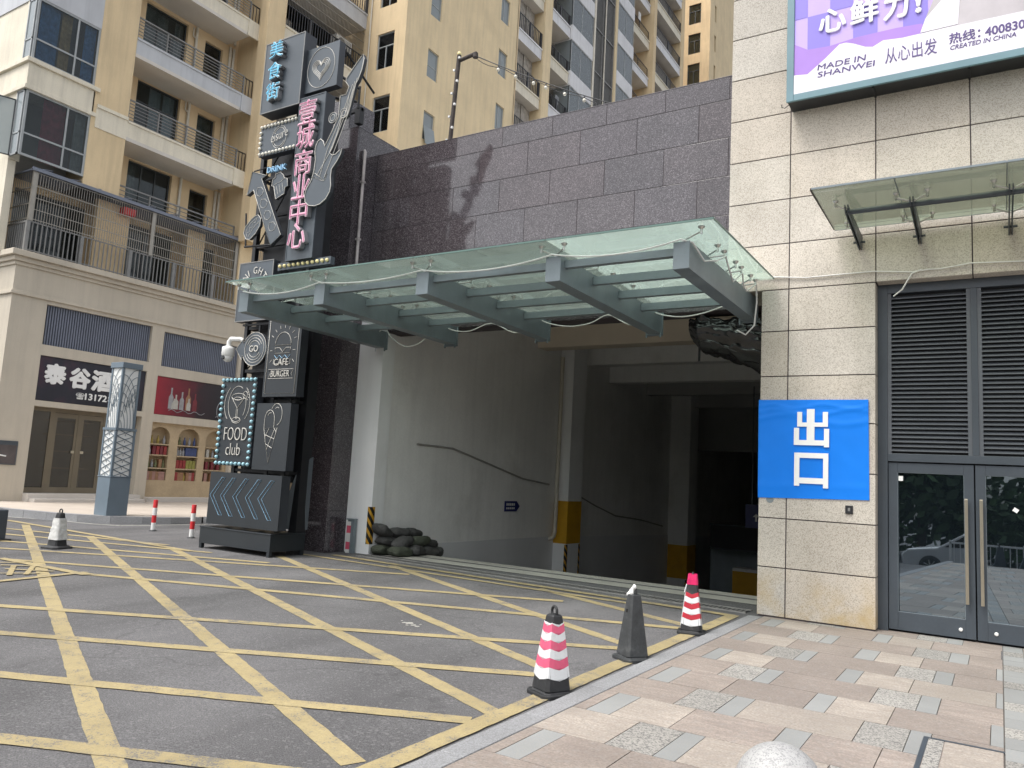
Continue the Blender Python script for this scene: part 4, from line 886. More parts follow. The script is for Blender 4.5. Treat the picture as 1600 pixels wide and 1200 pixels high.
def panel(name, r, yp, th, mt='panel', edge=None):
    x0, x1, z0, z1 = r; b = MB(); b.box(x0, x1, yp, yp + .012, z0, z1, 0); b.box(x0 + .004, x1 - .004, yp + .012, yp + th, z0 + .004, z1 - .004, 1)
    p = b.build(name, [mt, 'panel_side'], t)
    if edge:
        b = MB(); e = .018
        for q in ((x0, x0 + e, z0, z1), (x1 - e, x1, z0, z1), (x0 + e, x1 - e, z0, z0 + e), (x0 + e, x1 - e, z1 - e, z1)): b.box(q[0], q[1], yp - .008, yp, q[2], q[3])
        b.build('edge_trim', edge, p)
    return p
def neon(parent, lines, yp, mt='neon_white', r=.010, name='neon_line', closed=False):
    r *= .62
    b = MB()
    for L in lines:
        L = list(L); cl_ = len(L) > 3 and math.dist(L[0], L[-1]) < 1e-6
        b.tube([(x, yp - r, z) for x, z in (L[:-1] if cl_ else L)], r, 5, closed=cl_)
    return b.build(name, mt, parent)
def bulbs(parent, pts, yp, mt, r=.035):
    first = None
    for x, z in pts:
        if first is None:
            b = MB(); b.ball((x, yp - r * .6, z), r, 8, 5); first = (b.build('bulb', mt, parent), x, z)
        else:
            c = first[0].copy(); COL.objects.link(c); c.parent = parent; c.location = (x - first[1], 0, z - first[2])
# blue characters
y_ = YP - .10; r = signrect('1', (200, 220), (540, 100), (475, 715), (145, 820), y_); p = panel('sign_panel', r, y_, .30, 'panel', 'rail')
def chars(parent, s, cx, tops, h, w_, yp, dep, mo, mi_, bo=.035, bi=-.012):
    for ch, zt in zip(s, tops):
        b = MB(); text(b, ch, (cx - w_ / 2, yp, zt - h), (1, 0, 0), (0, 0, 1), (0, -1, 0), w_, h, dep, bo, 0, 1); o = b.build('raised_letter', [mo, 'letter_side'], parent)
        b = MB(); text(b, ch, (cx - w_ * .46, yp - dep - .002, zt - h * .97), (1, 0, 0), (0, 0, 1), (0, -1, 0), w_ * .92, h * .94, .012, bi); b.build('letter_face', mi_, o)
zz = lambda k, x, y, yp: at(*zf_(k)(x, y), 'Y', yp).z
xx = lambda k, x, y, yp: at(*zf_(k)(x, y), 'Y', yp).x
cx = (xx('1', 320, 275, y_) + xx('1', 285, 625, y_)) / 2
chars(p, '美食街', cx, [zz('1', 320, 205, y_), zz('1', 305, 385, y_), zz('1', 285, 560, y_)], .36, .38, y_, .10, 'cyan_edge', 'cyan')
# heart
y_ = YP; r = signrect('1', (545, 265), (825, 180), (795, 555), (505, 645), y_); p = panel('sign_panel', r, y_, .16, 'panel')
cx, cz = (r[0] + r[1]) / 2, (r[2] + r[3]) / 2
def heart(k): return [(cx + k * .030 * 16 * math.sin(a) ** 3 * .62, cz - .01 + k * .030 * .62 * (13 * math.cos(a) - 5 * math.cos(2 * a) - 2 * math.cos(3 * a) - math.cos(4 * a))) for a in [2 * math.pi * i / 36 for i in range(37)]]
neon(p, [ell(cx, cz, .36, .40)] + [heart(k) for k in (.42, .54, .66, .78)], y_, r=.008)
# pink characters
y_ = YP - .08; r = signrect('1', (497, 680), (720, 610), (715, 700), (497, 700), y_); q = signrect('2', (500, 0), (690, 0), (630, 1000), (400, 1025), y_)
zlo = (zz('2', 630, 1000, y_) + zz('2', 400, 1025, y_)) / 2; xl = (xx('1', 497, 680, y_) + xx('2', 400, 1025, y_)) / 2; xr = (xx('1', 720, 610, y_) + xx('2', 630, 1000, y_)) / 2; zhi = (zz('1', 497, 680, y_) + zz('1', 720, 610, y_)) / 2
p = panel('sign_panel', (xl, xr, zlo, zhi), y_, .24, 'panel', 'panel')
tops = [zz('1', 575, 705, y_), zz('1', 550, 915, y_), zz('2', 590, 95, y_), zz('2', 565, 300, y_), zz('2', 535, 520, y_), zz('2', 510, 720, y_)]
chars(p, '壹城商业中心', (xl + xr) / 2 + .0, tops, .49, .47, y_, .10, 'pink_edge', 'pink', .026, -.024)
# leisure
y_ = YP; r = signrect('1', (155, 910), (475, 845), (445, 1095), (135, 1185), y_); p = panel('sign_panel', r, y_, .16); x0, x1, z0, z1 = r
cx, cz = x0 + (x1 - x0) * .53, (z0 + z1) / 2 + .01; k = .22
neon(p, [ell(cx, cz, .20, .23, 20, a, a + 75) for a in (10, 100, 190, 280)] + [ell(cx, cz, .165, .19, 20, 30, 150), ell(cx, cz, .165, .19, 20, 200, 330)], y_, r=.008)
b = MB(); text(b, 'eisure', (cx - .20, y_ - .02, cz - .10), (.985, 0, .17), (0, 0, 1), (0, -1, 0), .46, .17, .012, -.018); b.build('lettering', 'neon_white', p)
bulbs(p, [(x0 + .04 + (x1 - x0 - .08) * i / 10, z1 - .03) for i in range(11)] + [(x0 + .04 + (x1 - x0 - .08) * i / 10, z0 + .04) for i in range(11)] + [(x0 + .03, z0 + .06 + (z1 - z0 - .1) * i / 5) for i in range(1, 5)], y_, 'bulb_white', .033)
# arrow with popcorn shapes, mug, hot dog, DRINK
def shape(name, k, pts, yp, th=.08, outline=True, mt='panel', rr=.010):
    P_ = [at(*zf_(k)(x, y), 'Y', yp) for x, y in pts]
    b = MB(); b.prism([(v.x, yp, v.z) for v in P_], (0, th, 0), 0, 1); o = b.build(name, [mt, 'panel_side'], t)
    if outline: neon(o, [[(v.x, v.z) for v in P_] + [(P_[0].x, P_[0].z)]], yp, r=rr, name='outline')
    return o
pl = lambda k, pts, yp: [(lambda v: (v.x, v.z))(at(*zf_(k)(x, y), 'Y', yp)) for x, y in pts]
o = shape('arrow_sign', '2', [(135, 265), (255, 295), (215, 325), (375, 800), (285, 890), (145, 420), (88, 468)], YP)
neon(o, [pl('2', [(x + dx, y + dy) for dx, dy in ((-30, 10), (-18, -32), (14, -36), (32, -10), (22, 26), (-2, 42), (-22, 36), (-30, 10))], YP) for x, y in ((198, 432), (230, 532), (262, 632), (300, 728))], YP, r=.006)
o = shape('beer_mug_sign', '2', [(310, 330), (300, 385), (318, 390), (332, 498), (405, 450), (412, 395), (436, 385), (432, 320), (408, 318), (400, 290), (375, 268), (335, 285), (330, 315)], YP, .06)
neon(o, [pl('2', q_, YP) for q_ in ([(312, 385), (345, 360), (372, 350), (410, 318)], [(340, 390), (350, 455)], [(362, 375), (370, 440)], [(388, 360), (394, 425)])], YP, r=.006)
o = shape('hot_dog_sign', '2', [(185, 632), (205, 660), (200, 720), (160, 790), (110, 842), (78, 838), (60, 790), (75, 735), (130, 665), (160, 640)], YP, .06)
neon(o, [pl('2', q_, YP) for q_ in ([(180, 655), (120, 700), (80, 770), (85, 815)], [(190, 690), (140, 745), (95, 820)], [(170, 665), (165, 695), (140, 700), (138, 735), (112, 740), (110, 775), (90, 785)])], YP, r=.006)
b = MB(); a_ = at(*zf_('2')(272, 282), 'Y', YP); c_ = at(*zf_('2')(430, 243), 'Y', YP); e_ = at(*zf_('2')(272, 245), 'Y', YP)
text(b, 'DRINK', (a_.x, YP, a_.z), (1, 0, 0), (0, 0, 1), (0, -1, 0), c_.x - a_.x, e_.z - a_.z + .02, .05, .0); b.build('lettering', 'neon_blue', t)
for q0, q1, r0 in (((150, 262), (270, 225), .016), ((65, 905), (290, 885), .022), ((80, 620), (75, 905), .022)): b = MB(); b.tube([at(*zf_('2')(*q0), 'Y', YP + .1), at(*zf_('2')(*q1), 'Y', YP + .1)], r0, 4); b.build('bracket', 'black_metal', t)
# night
y_ = YP; r = signrect('4', (175, 105), (435, 70), (375, 525), (125, 545), y_); p = panel('sign_panel', r, y_, .16, 'panel', 'rail'); x0, x1, z0, z1 = r; cx, cz = (x0 + x1) / 2, z0 + (z1 - z0) * .56
neon(p, [ell(cx, cz, q_, q_, 30, 200, 340) for q_ in (.14, .2, .26, .32)] + [ell(cx, cz, q_, q_, 20, 35, 145) for q_ in (.13, .18)], y_, r=.007)
for i, ch in enumerate('NIGHT'):
    a_ = R(142 - i * 26); b = MB(); u = (math.sin(a_), 0, -math.cos(a_)); v = (math.cos(a_), 0, math.sin(a_))
    text(b, ch, (cx + .27 * math.cos(a_) - u[0] * .05, y_ - .012, cz + .27 * math.sin(a_) - u[2] * .05), u, v, (0, -1, 0), None if ch == 'I' else .10, .13, .012, -.012); b.build('lettering', 'neon_white', p)
# bulb bar
a_, c_ = at(434, 419, 'Y', YP), at(513, 411, 'Y', YP); b = MB(); b.box(a_.x, c_.x + .05, YP, YP + .10, a_.z - .05, a_.z + .09); p = b.build('bulb_bar', 'panel', t)
bulbs(p, [(a_.x + .08 + (c_.x - a_.x - .1) * i / 10, a_.z + .02) for i in range(11)], YP, 'bulb_yellow', .035)
# GO disc
z4 = zf_('4'); c0 = at(*z4(276, 745), 'Y', YP); rx = at(*z4(360, 745), 'Y', YP).x - c0.x; rzz = at(*z4(280, 606), 'Y', YP).z - c0.z
rx = rx * 1.05; P_ = [(c0.x + rx * math.cos(a), c0.z + rx * .98 * math.sin(a)) for a in [R(x) for x in range(-150, 151, 12)]]
tip = at(*z4(140, 742), 'Y', YP); P_ += [(c0.x - rx * .98, c0.z + rx * .36), (c0.x - rx * 1.02, c0.z + rx * .62), (tip.x, c0.z + .02), (c0.x - rx * 1.02, c0.z - rx * .62), (c0.x - rx * .98, c0.z - rx * .36)]
b = MB(); b.prism([(x, YP, z) for x, z in P_], (0, .08, 0), 0, 1); o = b.build('round_arrow_sign', ['panel', 'panel_side'], t)
neon(o, [P_ + [P_[0]], ell(c0.x, c0.z, rx * .82, rx * .80)] + [ell(c0.x, c0.z, rx * q_, rx * q_, 20, 25, 155) for q_ in (.48, .64)] + [ell(c0.x, c0.z, rx * q_, rx * q_, 20, 205, 335) for q_ in (.48, .64)], YP, r=.008)
b = MB(); text(b, 'GO', (c0.x - .12, YP - .012, c0.z - .055), (1, 0, 0), (0, 0, 1), (0, -1, 0), .24, .12, .012, -.004); b.build('lettering', 'neon_white', o)
b = MB(); b.box(c0.x - .5, c0.x + .55, YP + .08, YP + .13, c0.z + .48, c0.z + .52); b.box(c0.x - .04, c0.x + .0, YP + .09, YP + .12, c0.z + .3, c0.z + .5); b.box(c0.x - .4, c0.x - .36, YP + .08, YP + .12, c0.z - .5, c0.z + .5); b.build('bracket', 'black_metal', t)
# cafe burger
y_ = YP; r = signrect('4', (395, 520), (655, 520), (570, 1110), (325, 1095), y_); r = (r[0] - .0, r[1], r[2], r[3] + .12); p = panel('sign_panel', r, y_, .18, 'panel_low'); x0, x1, z0, z1 = r
e = .06; cx = (x0 + x1) / 2; H_ = z1 - z0; bz = z0 + H_ * .60
L = [[(x0 + e, z0 + e), (x1 - e, z0 + e), (x1 - e, z1 - e), (x0 + e, z1 - e), (x0 + e, z0 + e)]]
L += [ell(cx, bz + .02, .21, .24, 16, 0, 180) + [(cx + .21, bz + .02)], [(cx - .2, bz - .03), (cx - .08, bz - .03), (cx, bz - .11), (cx + .08, bz - .03), (cx + .2, bz - .03), (cx + .2, bz - .13), (cx - .2, bz - .13), (cx - .2, bz - .03)], [(cx - .22, bz - .24), (cx - .22, bz - .33), (cx + .22, bz - .33), (cx + .22, bz - .24)]]
for a in range(20, 171, 22): L.append([(cx + .30 * math.cos(R(a)), bz + .03 + .31 * math.sin(R(a))), (cx + .36 * math.cos(R(a)), bz + .03 + .37 * math.sin(R(a)))])
for sx in (-1, 1): L += [[(cx + sx * .27, bz - .08), (cx + sx * .33, bz - .08)], [(cx + sx * .27, bz - .25), (cx + sx * .32, bz - .3)]]
wz = z0 + H_ * .215; L += [[(x0 + .12, wz), (x1 - .12, wz), (x1 - .17, wz + .085), (x1 - .12, wz + .17), (x0 + .12, wz + .17), (x0 + .17, wz + .085), (x0 + .12, wz)]]
neon(p, L, y_, r=.008)
neon(p, [[(cx - .21 + .07 * i, bz - .17 - (.06 if i % 2 else 0)) for i in range(7)]], y_, 'neon_blue', .008)
b = MB(); text(b, 'CAFE', (cx - .19, y_ - .012, wz + .24), (1, 0, 0), (0, 0, 1), (0, -1, 0), .38, .125, .012, -.012); b.build('lettering', 'neon_white', p); b = MB(); text(b, 'BURGER', (cx - .24, y_ - .012, wz + .03), (1, 0, 0), (0, 0, 1), (0, -1, 0), .48, .115, .012, -.012); b.build('lettering', 'neon_white', p)
# food club
r = signrect('5', (215, 135), (575, 135), (445, 1060), (90, 1040), y_); p = panel('sign_panel', r, y_, .18, 'panel_low'); x0, x1, z0, z1 = r; cx = (x0 + x1) / 2; cz = z0 + (z1 - z0) * .70
L = [ell(cx - .02, cz, .25, .34, 24, 60, 300), ell(cx - .02, cz, .25, .34, 12, -40, 20), ell(cx - .02, cz, .36, .40, 16, 130, 225), ell(cx - .02, cz, .36, .40, 16, -45, 50), ell(cx, cz + .14, .19, .06), ell(cx - .01, cz + .10, .10, .03), [(cx - .19, cz + .13), (cx - .01, cz - .08), (cx + .17, cz + .11)], [(cx - .025, cz - .09), (cx - .025, cz - .29)], [(cx + .01, cz - .09), (cx + .01, cz - .29)], ell(cx - .01, cz - .31, .12, .055), ell(cx + .19, cz + .17, .06, .07)]
for a in range(-50, 80, 26): L.append([(cx + .19 + .09 * math.cos(R(a)), cz + .17 + .1 * math.sin(R(a))), (cx + .19 + .12 * math.cos(R(a)), cz + .17 + .13 * math.sin(R(a)))])
neon(p, L, y_, r=.008)
b = MB(); text(b, 'FOOD', (x0 + .20, y_ - .012, z0 + .48), (1, 0, 0), (0, 0, 1), (0, -1, 0), .64, .24, .012, -.022); b.build('lettering', 'neon_white', p); b = MB(); text(b, 'club', (cx - .2, y_ - .012, z0 + .20), (1, 0, 0), (0, 0, 1), (0, -1, 0), .40, .22, .012, -.02); b.build('lettering', 'neon_white', p)
bulbs(p, [(x0 + .04 + (x1 - x0 - .08) * i / 8, z) for i in range(9) for z in (z1 - .04, z0 + .04)] + [(x, z0 + .04 + (z1 - z0 - .08) * i / 14) for i in range(1, 14) for x in (x0 + .04, x1 - .04)], y_, 'bulb_blue', .036)
# ice cream
r = signrect('5', (565, 395), (910, 405), (830, 1110), (470, 1085), y_); p = panel('sign_panel', r, y_, .18, 'panel_low'); x0, x1, z0, z1 = r; cx = x0 + (x1 - x0) * .47; zt = z0 + (z1 - z0) * .635; tz = z0 + .13
A0, A1 = (cx - .18, zt - .02), (cx + .17, zt)
lp = lambda a, c, f: (a[0] + (c[0] - a[0]) * f, a[1] + (c[1] - a[1]) * f); tp_ = (cx, tz)
L = [[A0, A1, tp_, A0]] + [[lp(A0, tp_, f), lp(A1, tp_, g)] for f, g in ((.18, .32), (.45, .58))] + [[lp(A0, A1, f), lp(A0, tp_, g)] for f, g in ((.4, .25), (.85, .62))] + [[lp(A0, A1, .75), lp(A1, tp_, .12)]]
L += [[A0] + ell(cx - .05, zt + .14, .13, .18, 14, 180, 0) + [(cx + .08, zt)], ell(cx - .04, zt + .17, .07, .1, 8, 150, 70), ell(cx + .12, zt + .24, .15, .20, 16, 150, -75), ell(cx + .13, zt + .27, .08, .1, 8, 130, 60)]
neon(p, L, y_, r=.008)
# chevrons
r = signrect('3', (205, 245), (945, 290), (885, 875), (140, 775), y_ - .04); p = panel('sign_panel', r, y_ - .04, .2, 'panel_low'); x0, x1, z0, z1 = r
L = []
for px in ((205, 520), (313, 525), (441, 545), (572, 550), (703, 560)):
    ax = at(*zf_('3')(*px), 'Y', y_).x; zm = z0 + (z1 - z0) * .55; q_ = .095
    L.append([(ax, zm), (ax + .30, zm + .34), (ax + .30 + q_, zm + .34), (ax + q_, zm), (ax + .30 + q_ * .95, zm - .36), (ax + .30, zm - .36), (ax, zm)])
neon(p, L, y_ - .04, 'neon_blue', .007)
# guitar
G_ = [(1025, 298), (1034, 335), (1014, 430), (980, 520), (962, 548), (938, 618), (890, 815), (868, 838), (840, 846), (800, 985), (738, 1140), (760, 1160), (790, 1152), (822, 1118), (842, 1106), (832, 1150), (800, 1210), (755, 1276), (746, 1340), (748, 1420), (738, 1470), (705, 1530), (655, 1575), (610, 1592), (560, 1588), (530, 1560), (525, 1500), (545, 1440), (585, 1370), (606, 1290), (618, 1200), (614, 1130), (622, 1080), (640, 1040), (662, 1022), (684, 1040), (697, 1084), (760, 955), (815, 830), (830, 655), (880, 642), (905, 575), (878, 535), (882, 505), (960, 390)]
yg = YP - .20
o = shape('guitar_sign', '1', G_, yg, .07, True, 'panel', .012)
neon(o, [pl('1', q_, yg) for q_ in ([(955, 530), (890, 760), (760, 1100), (626, 1336)], [(935, 555), (850, 800), (720, 1110), (650, 1350)], [(975, 500), (905, 780), (790, 1090), (690, 1350)], [(590, 1340), (612, 1312), (690, 1375), (715, 1318), (690, 1375), (668, 1376), (590, 1340)], [(905, 640), (870, 820)])], yg, r=.008)
k_ = at(*zf_('1')(765, 840), 'Y', yg); b = MB(); b.lathe([(.10, 0), (.10, .05)], (k_.x, yg, k_.z), 16, axis='Y'); oo = b.build('tuning_knob', 'panel', o)
k2 = at(*zf_('1')(858, 800), 'Y', yg)
neon(o, [ell(k_.x, k_.z, .10, .10, 16), ell(k_.x, k_.z, .06, .06, 12), ell(k2.x, k2.z, .09, .09, 16), ell(k2.x, k2.z, .05, .05, 12)], yg - .002, r=.007)
for z in (7.5, 6.8): b = MB(); b.tube([(k_.x, yg + .06, z), (k_.x - .6, 9.95, z)], .025, 4); b.build('bracket', 'black_metal', t)

# CCTV on the tower
c_ = at(357, 545, 'Y', YP - .05); t = thing('security_camera', 'white dome security camera bracketed to the left of the round GO sign', 'camera', tuple(c_))
b = MB(); b.lathe([(.06, .02), (.115, 0), (.12, -.04), (.12, -.16), (.10, -.18)], (c_.x, c_.y, c_.z + .03), 18); b.build('housing', 'cctv', t)
b = MB(); b.ball((c_.x, c_.y, c_.z - .16), .10, 14, 8); p = b.build('dome', 'cctv', t); b = MB(); b.lathe([(.042, -.085), (.042, -.104), (.03, -.104)], (c_.x - .01, c_.y, c_.z - .18), 12, axis='Y'); b.build('lens', 'lens', p)
b = MB(); b.tube([(c_.x, c_.y, c_.z + .04), (c_.x, c_.y, c_.z + .14), (c_.x + .05, c_.y, c_.z + .19), (c_.x + .24, c_.y + .08, c_.z + .19), (c_.x + .30, c_.y + .14, c_.z + .12)], .045, 10); b.build('arm', 'cctv', t)

# ================================================================== CONES, BOLLARDS, STONE BALL
def cone(label, loc, rz, kind, name='traffic_cone', group=None):
    t = thing(name, label, 'traffic cone', loc, group)
    X0, Y0, Z0 = loc
    def ring(z, h, ch=.22):
        c = h * ch; return [(X0 + x, Y0 + y, Z0 + z) for x, y in ((h - c, -h), (h, -h + c), (h, h - c), (h - c, h), (-h + c, h), (-h, h - c), (-h, -h + c), (-h + c, -h))]
    hw = lambda z: .118 - (.118 - .050) * ((z - .05) / .56)
    b = MB(); rub = 'rubber_dusty' if kind == 'black' else 'rubber'
    bw = .155 if kind != 'white' else .20
    b.hexa(ring(0, bw, .3), ring(.03, bw, .3)); b.hexa(ring(.03, bw - .025, .3), ring(.05, bw - .05, .3)); b.build('base', rub, t, bevel=.006)
    b = MB(); zz_ = [.05, .15, .3, .45, .56, .60, .612]; hh = [hw(z) for z in zz_[:-2]] + [.050, .040]
    for (z0, h0), (z1, h1) in zip(list(zip(zz_, hh)), list(zip(zz_, hh))[1:]): b.hexa(ring(z0, h0), ring(z1, h1))
    b.build('body', rub, t)
    b = MB(); b.tube([(X0 + .034 * math.cos(a), Y0, Z0 + .635 + .038 * math.sin(a)) for a in [R(x) for x in range(-50, 231, 20)]], .011, 8); b.build('handle_loop', rub, t)
    def band(z0, z1, mt, pr=.003):
        # the flat-cut tape wraps a tapering cone, so its edges rise towards the corners
        def cring(z):
            out = []
            for c4 in range(4):
                for f in (.04, .25, .5, .75, .96):
                    lift = .030 * (abs(f - .5) * 2) ** 1.2 - .012; zz = min(.556, max(.06, z + lift)); h = hw(zz) + pr
                    x, y = -h + 2 * h * f, -h; e = h * .12
                    if f in (.04, .96): y = -h + e * .4
                    a = c4 * math.pi / 2; out.append((X0 + x * math.cos(a) - y * math.sin(a), Y0 + x * math.sin(a) + y * math.cos(a), Z0 + zz))
            return out
        b = MB(); b.hexa(cring(z0), cring(z1)); return b.build('band', mt, t)
    if kind in ('pink', 'red'):
        zs = [.135, .215, .285, .35, .415, .475, .535] if kind == 'pink' else [.10, .17, .225, .285, .345, .405, .45]
        hot = 'pink_tape' if kind == 'pink' else 'red_tape'
        for i in range(len(zs) - 1): band(zs[i], zs[i + 1], 'white_tape' if i % 2 == 0 else hot)
        if kind == 'pink': band(zs[-1], .548, 'white_tape')
        if kind == 'red':
            b = MB(); b.hexa(ring(.545, .062), ring(.60, .058)); b.hexa(ring(.60, .056), ring(.66, .05)); b.build('top_wrap', 'pink_film', t)
            b = MB(); b.tube([(X0 + .03, Y0 - .062, Z0 + .545), (X0 + .035, Y0 - .085, Z0 + .45)], .008, 5); b.build('tape_tail', 'white_tape', t)
            b = MB(); b.tube([(X0 + .03, Y0 - hw(z) - .005, Z0 + z) for z in (.08, .2, .32, .46)], .006, 5); b.build('seam', 'white_tape', t)
    if kind == 'black':
        b = MB(); rn = random.Random(2)
        for dx, dy, dz, rr in ((-.03, -.03, .61, .024), (.012, -.035, .625, .022), (.0, -.02, .655, .02), (.022, -.015, .68, .022), (-.014, -.03, .64, .018), (-.05, -.04, .60, .016)): b.ball((X0 + dx, Y0 + dy, Z0 + dz), rr, 8, 6, 0, (1.1, .8, 1.2))
        b.build('tied_rag', 'white_plastic', t)
        b = MB(); b.box(X0 - .02, X0 + .005, Y0 - hw(.45) - .002, Y0 - hw(.45) + .01, Z0 + .44, Z0 + .47); b.build('patch_hole', 'lens', t)
    if kind == 'white':
        b = MB(); rn = random.Random(8); z = .16
        prev = None
        from mathutils import noise as nz_
        nseg, nr = 28, 14
        vs = []
        for j in range(nr + 1):
            zc = .15 + .37 * j / nr
            for i in range(nseg):
                a = 2 * math.pi * i / nseg; k = (hw(zc) + .012) * min(1.30, 1.0 / max(abs(math.cos(a)), abs(math.sin(a)))) + nz_.noise(Vector((math.cos(a) * 4, math.sin(a) * 4, zc * 22))) * .013
                vs.append((X0 + k * math.cos(a), Y0 + k * math.sin(a), Z0 + zc))
        b.add(vs, [(j * nseg + i, j * nseg + (i + 1) % nseg, (j + 1) * nseg + (i + 1) % nseg, (j + 1) * nseg + i) for j in range(nr) for i in range(nseg)], 0, True)
        b.build('crumpled_wrap', 'crumpled', t)
    if rz:
        # turn about the base: parts follow their empty
        t.rotation_euler = (0, 0, rz)
    return t
gp = lambda x, y: (x, y, gz(y) + .001)
cone('pink and white striped square cone nearest the camera beside kerb', gp(-3.02, 5.62), R(-27), 'pink')
cone('plain black square cone with a white rag tied on top', gp(-3.0, 7.18), R(-36), 'black')
cone('red and white striped cone with pink film wrapped round its top', gp(-3.0, 8.88), R(-75), 'red')
cone('black cone wrapped in crumpled white film on the yellow hatching', gp(-13.95, 7.60), R(10), 'white')
q_ = at(-6, 844, 'G'); t = thing('warning_post', 'dark post cut off by the left edge of the hatched area', 'post', (q_.x, q_.y, gz(q_.y)))
b = MB(); b.box(q_.x - .16, q_.x + .12, q_.y - .1, q_.y + .1, gz(q_.y), gz(q_.y) + .56); b.build('post', 'dark_metal', t, bevel=.02); b = MB(); b.box(q_.x - .22, q_.x + .20, q_.y - .16, q_.y + .16, gz(q_.y), gz(q_.y) + .03); b.build('base', 'rubber', t)
b = MB(); b.box(q_.x - .12, q_.x + .08, q_.y - .106, q_.y - .099, gz(q_.y) + .2, gz(q_.y) + .45); b.build('plate', 'rail', t)
def rbollard(label, x, y):
    t = thing('road_bollard', label, 'bollard', (x, y, gz(y)), 'striped road bollards'); z0 = gz(y)
    b = MB(); b.lathe([(.09, 0), (.085, .012), (.05, .03)], (x, y, z0), 14); b.build('foot', 'rubber', t)
    for i in range(4):
        a, c = .02 + .165 * i, .02 + .165 * (i + 1); b = MB(); b.lathe([(.048, a), (.048, c)] + ([(.044, c + .012)] if i == 3 else []), (x, y, z0), 14); b.build('band', 'white_plastic' if i % 2 == 0 else 'red_plastic', t)
rbollard('red and white striped bollard standing alone on the road beyond hatching', -16.1, 10.85)
rbollard('red and white striped bollard just left of the sign tower base', -14.42, 10.62)
bxl, byl, brl = -.95, 4.2, .22
t = thing('ball_bollard', 'round white speckled granite bollard at the bottom of the plaza', 'bollard', (bxl, byl, .1))
b = MB(); b.ball((bxl, byl, .1 + .16), brl, 40, 24); b.build('ball', 'bollard_stone', t)
b = MB(); b.lathe([(.165, 0), (.165, .012), (.14, .02)], (bxl, byl, .1), 24); b.build('base', 'bollard_stone', t)

# ================================================================== SANDBAGS
from mathutils import noise as mnz
def sandbag(x, y, z, L, Wd, Hh, rz, tilt, sd, green, lab):
    n, k = 28, 24; vs = []; sdv = Vector((sd * 3.1, sd * 1.7, 0))
    for i in range(k + 1):
        u = -1 + 2 * i / k; pr_ = max((1 - abs(u) ** 5) ** .5 if abs(u) < 1 else 0, .30); hz = .55 + .45 * (1 - u * u) ** .5 if abs(u) < 1 else .5
        for j in range(n):
            a = 2 * math.pi * j / n; cy, cz = math.cos(a), math.sin(a)
            yy = math.copysign(abs(cy) ** .62, cy) * Wd / 2 * pr_; zz_ = math.copysign(abs(cz) ** .9, cz) * Hh / 2 * pr_ * hz * (1 if cz > 0 else .85)
            q = Vector((u * L / 2, yy, zz_)); q += q.normalized() * (mnz.noise(q * 6 + sdv) * .035 + mnz.noise(Vector((q.x * 9, q.y * 26, q.z * 26)) + sdv) * .016); vs.append(q)
    Mx = Matrix.Translation((x, y, z)) @ Matrix.Rotation(rz, 4, 'Z') @ Matrix.Rotation(tilt, 4, 'Y')
    vs = [Mx @ v for v in vs]; b = MB()
    b.add(vs, [(i * n + j, i * n + (j + 1) % n, (i + 1) * n + (j + 1) % n, (i + 1) * n + j) for i in range(k) for j in range(n)], 0, True)
    b.add(vs[:n], [tuple(range(n))], 0); b.add(vs[-n:], [tuple(range(n))], 0)
    for e in (-1, 1): b.tube([Mx @ Vector((e * L * .49, w_ * Wd * .17, .01 * math.sin(w_ * 3 + sd))) for w_ in (-1, -.5, 0, .5, 1)], .012, 5)
    o = b.build('sandbag', 'sandbag_green' if green else 'sandbag')
    tag(o, lab, 'sandbag', 'sandbags piled by the garage wall')
def fl(y):                                                    # ramp height under the pile
    return .112 if y < 12.4 else (.105 - .135 * (y - 12.55) if y > 12.55 else .108)
sbs = [  # x, y, layer, length, yaw, roll, olive, label
 (-10.08, 12.00, 0, .66, .12, .05, 1, 'olive sandbag at the bottom left of the pile against the wall'), (-10.10, 12.66, 0, .68, -.08, .0, 0, 'dark sandbag second from left in the bottom row at the wall'), (-10.09, 13.32, 0, .66, .10, .08, 0, 'dark sandbag third from left in the bottom row at the wall'), (-10.10, 13.94, 0, .62, -.12, .1, 0, 'dark sandbag fourth from left in the bottom row at the wall'), (-10.06, 14.42, 0, .50, .22, .15, 0, 'small dark sandbag at the far right end of the pile'),
 (-9.74, 12.12, 0, .66, -.16, .06, 1, 'olive sandbag at the front left foot of the pile'), (-9.72, 12.76, 0, .66, .15, .02, 0, 'dark sandbag at the front middle foot of the pile'), (-9.76, 13.40, 0, .66, -.1, .08, 0, 'plump dark sandbag at the front right foot of the pile'), (-9.84, 13.95, 0, .5, .3, .1, 0, 'short dark sandbag at the front right end of the pile'),
 (-10.09, 12.25, 1, .68, -.1, .10, 0, 'dark sandbag under the leaning one at the left of the pile'), (-10.07, 12.92, 1, .66, .14, -.1, 0, 'dark sandbag in the middle of the second layer at the wall'), (-10.08, 13.58, 1, .64, -.08, .12, 0, 'dark sandbag at the right of the second layer at the wall'), (-9.88, 12.42, 1, .72, .2, -.22, 0, 'grey sandbag sloping across the left front of the pile'), (-9.86, 13.10, 1, .70, -.2, -.16, 1, 'olive sandbag sloping across the middle front of the pile'), (-9.92, 13.72, 1, .56, .15, .2, 0, 'short dark sandbag at the right of the second layer in front'),
 (-10.10, 11.98, 2, .60, .05, .45, 0, 'dark sandbag leaning on the striped corner guard on top of the pile'), (-10.08, 12.72, 2, .66, -.06, .05, 0, 'long dark sandbag lying highest in the middle of the pile'), (-10.08, 13.32, 2, .56, .12, .16, 0, 'dark sandbag on top at the right of the pile')]
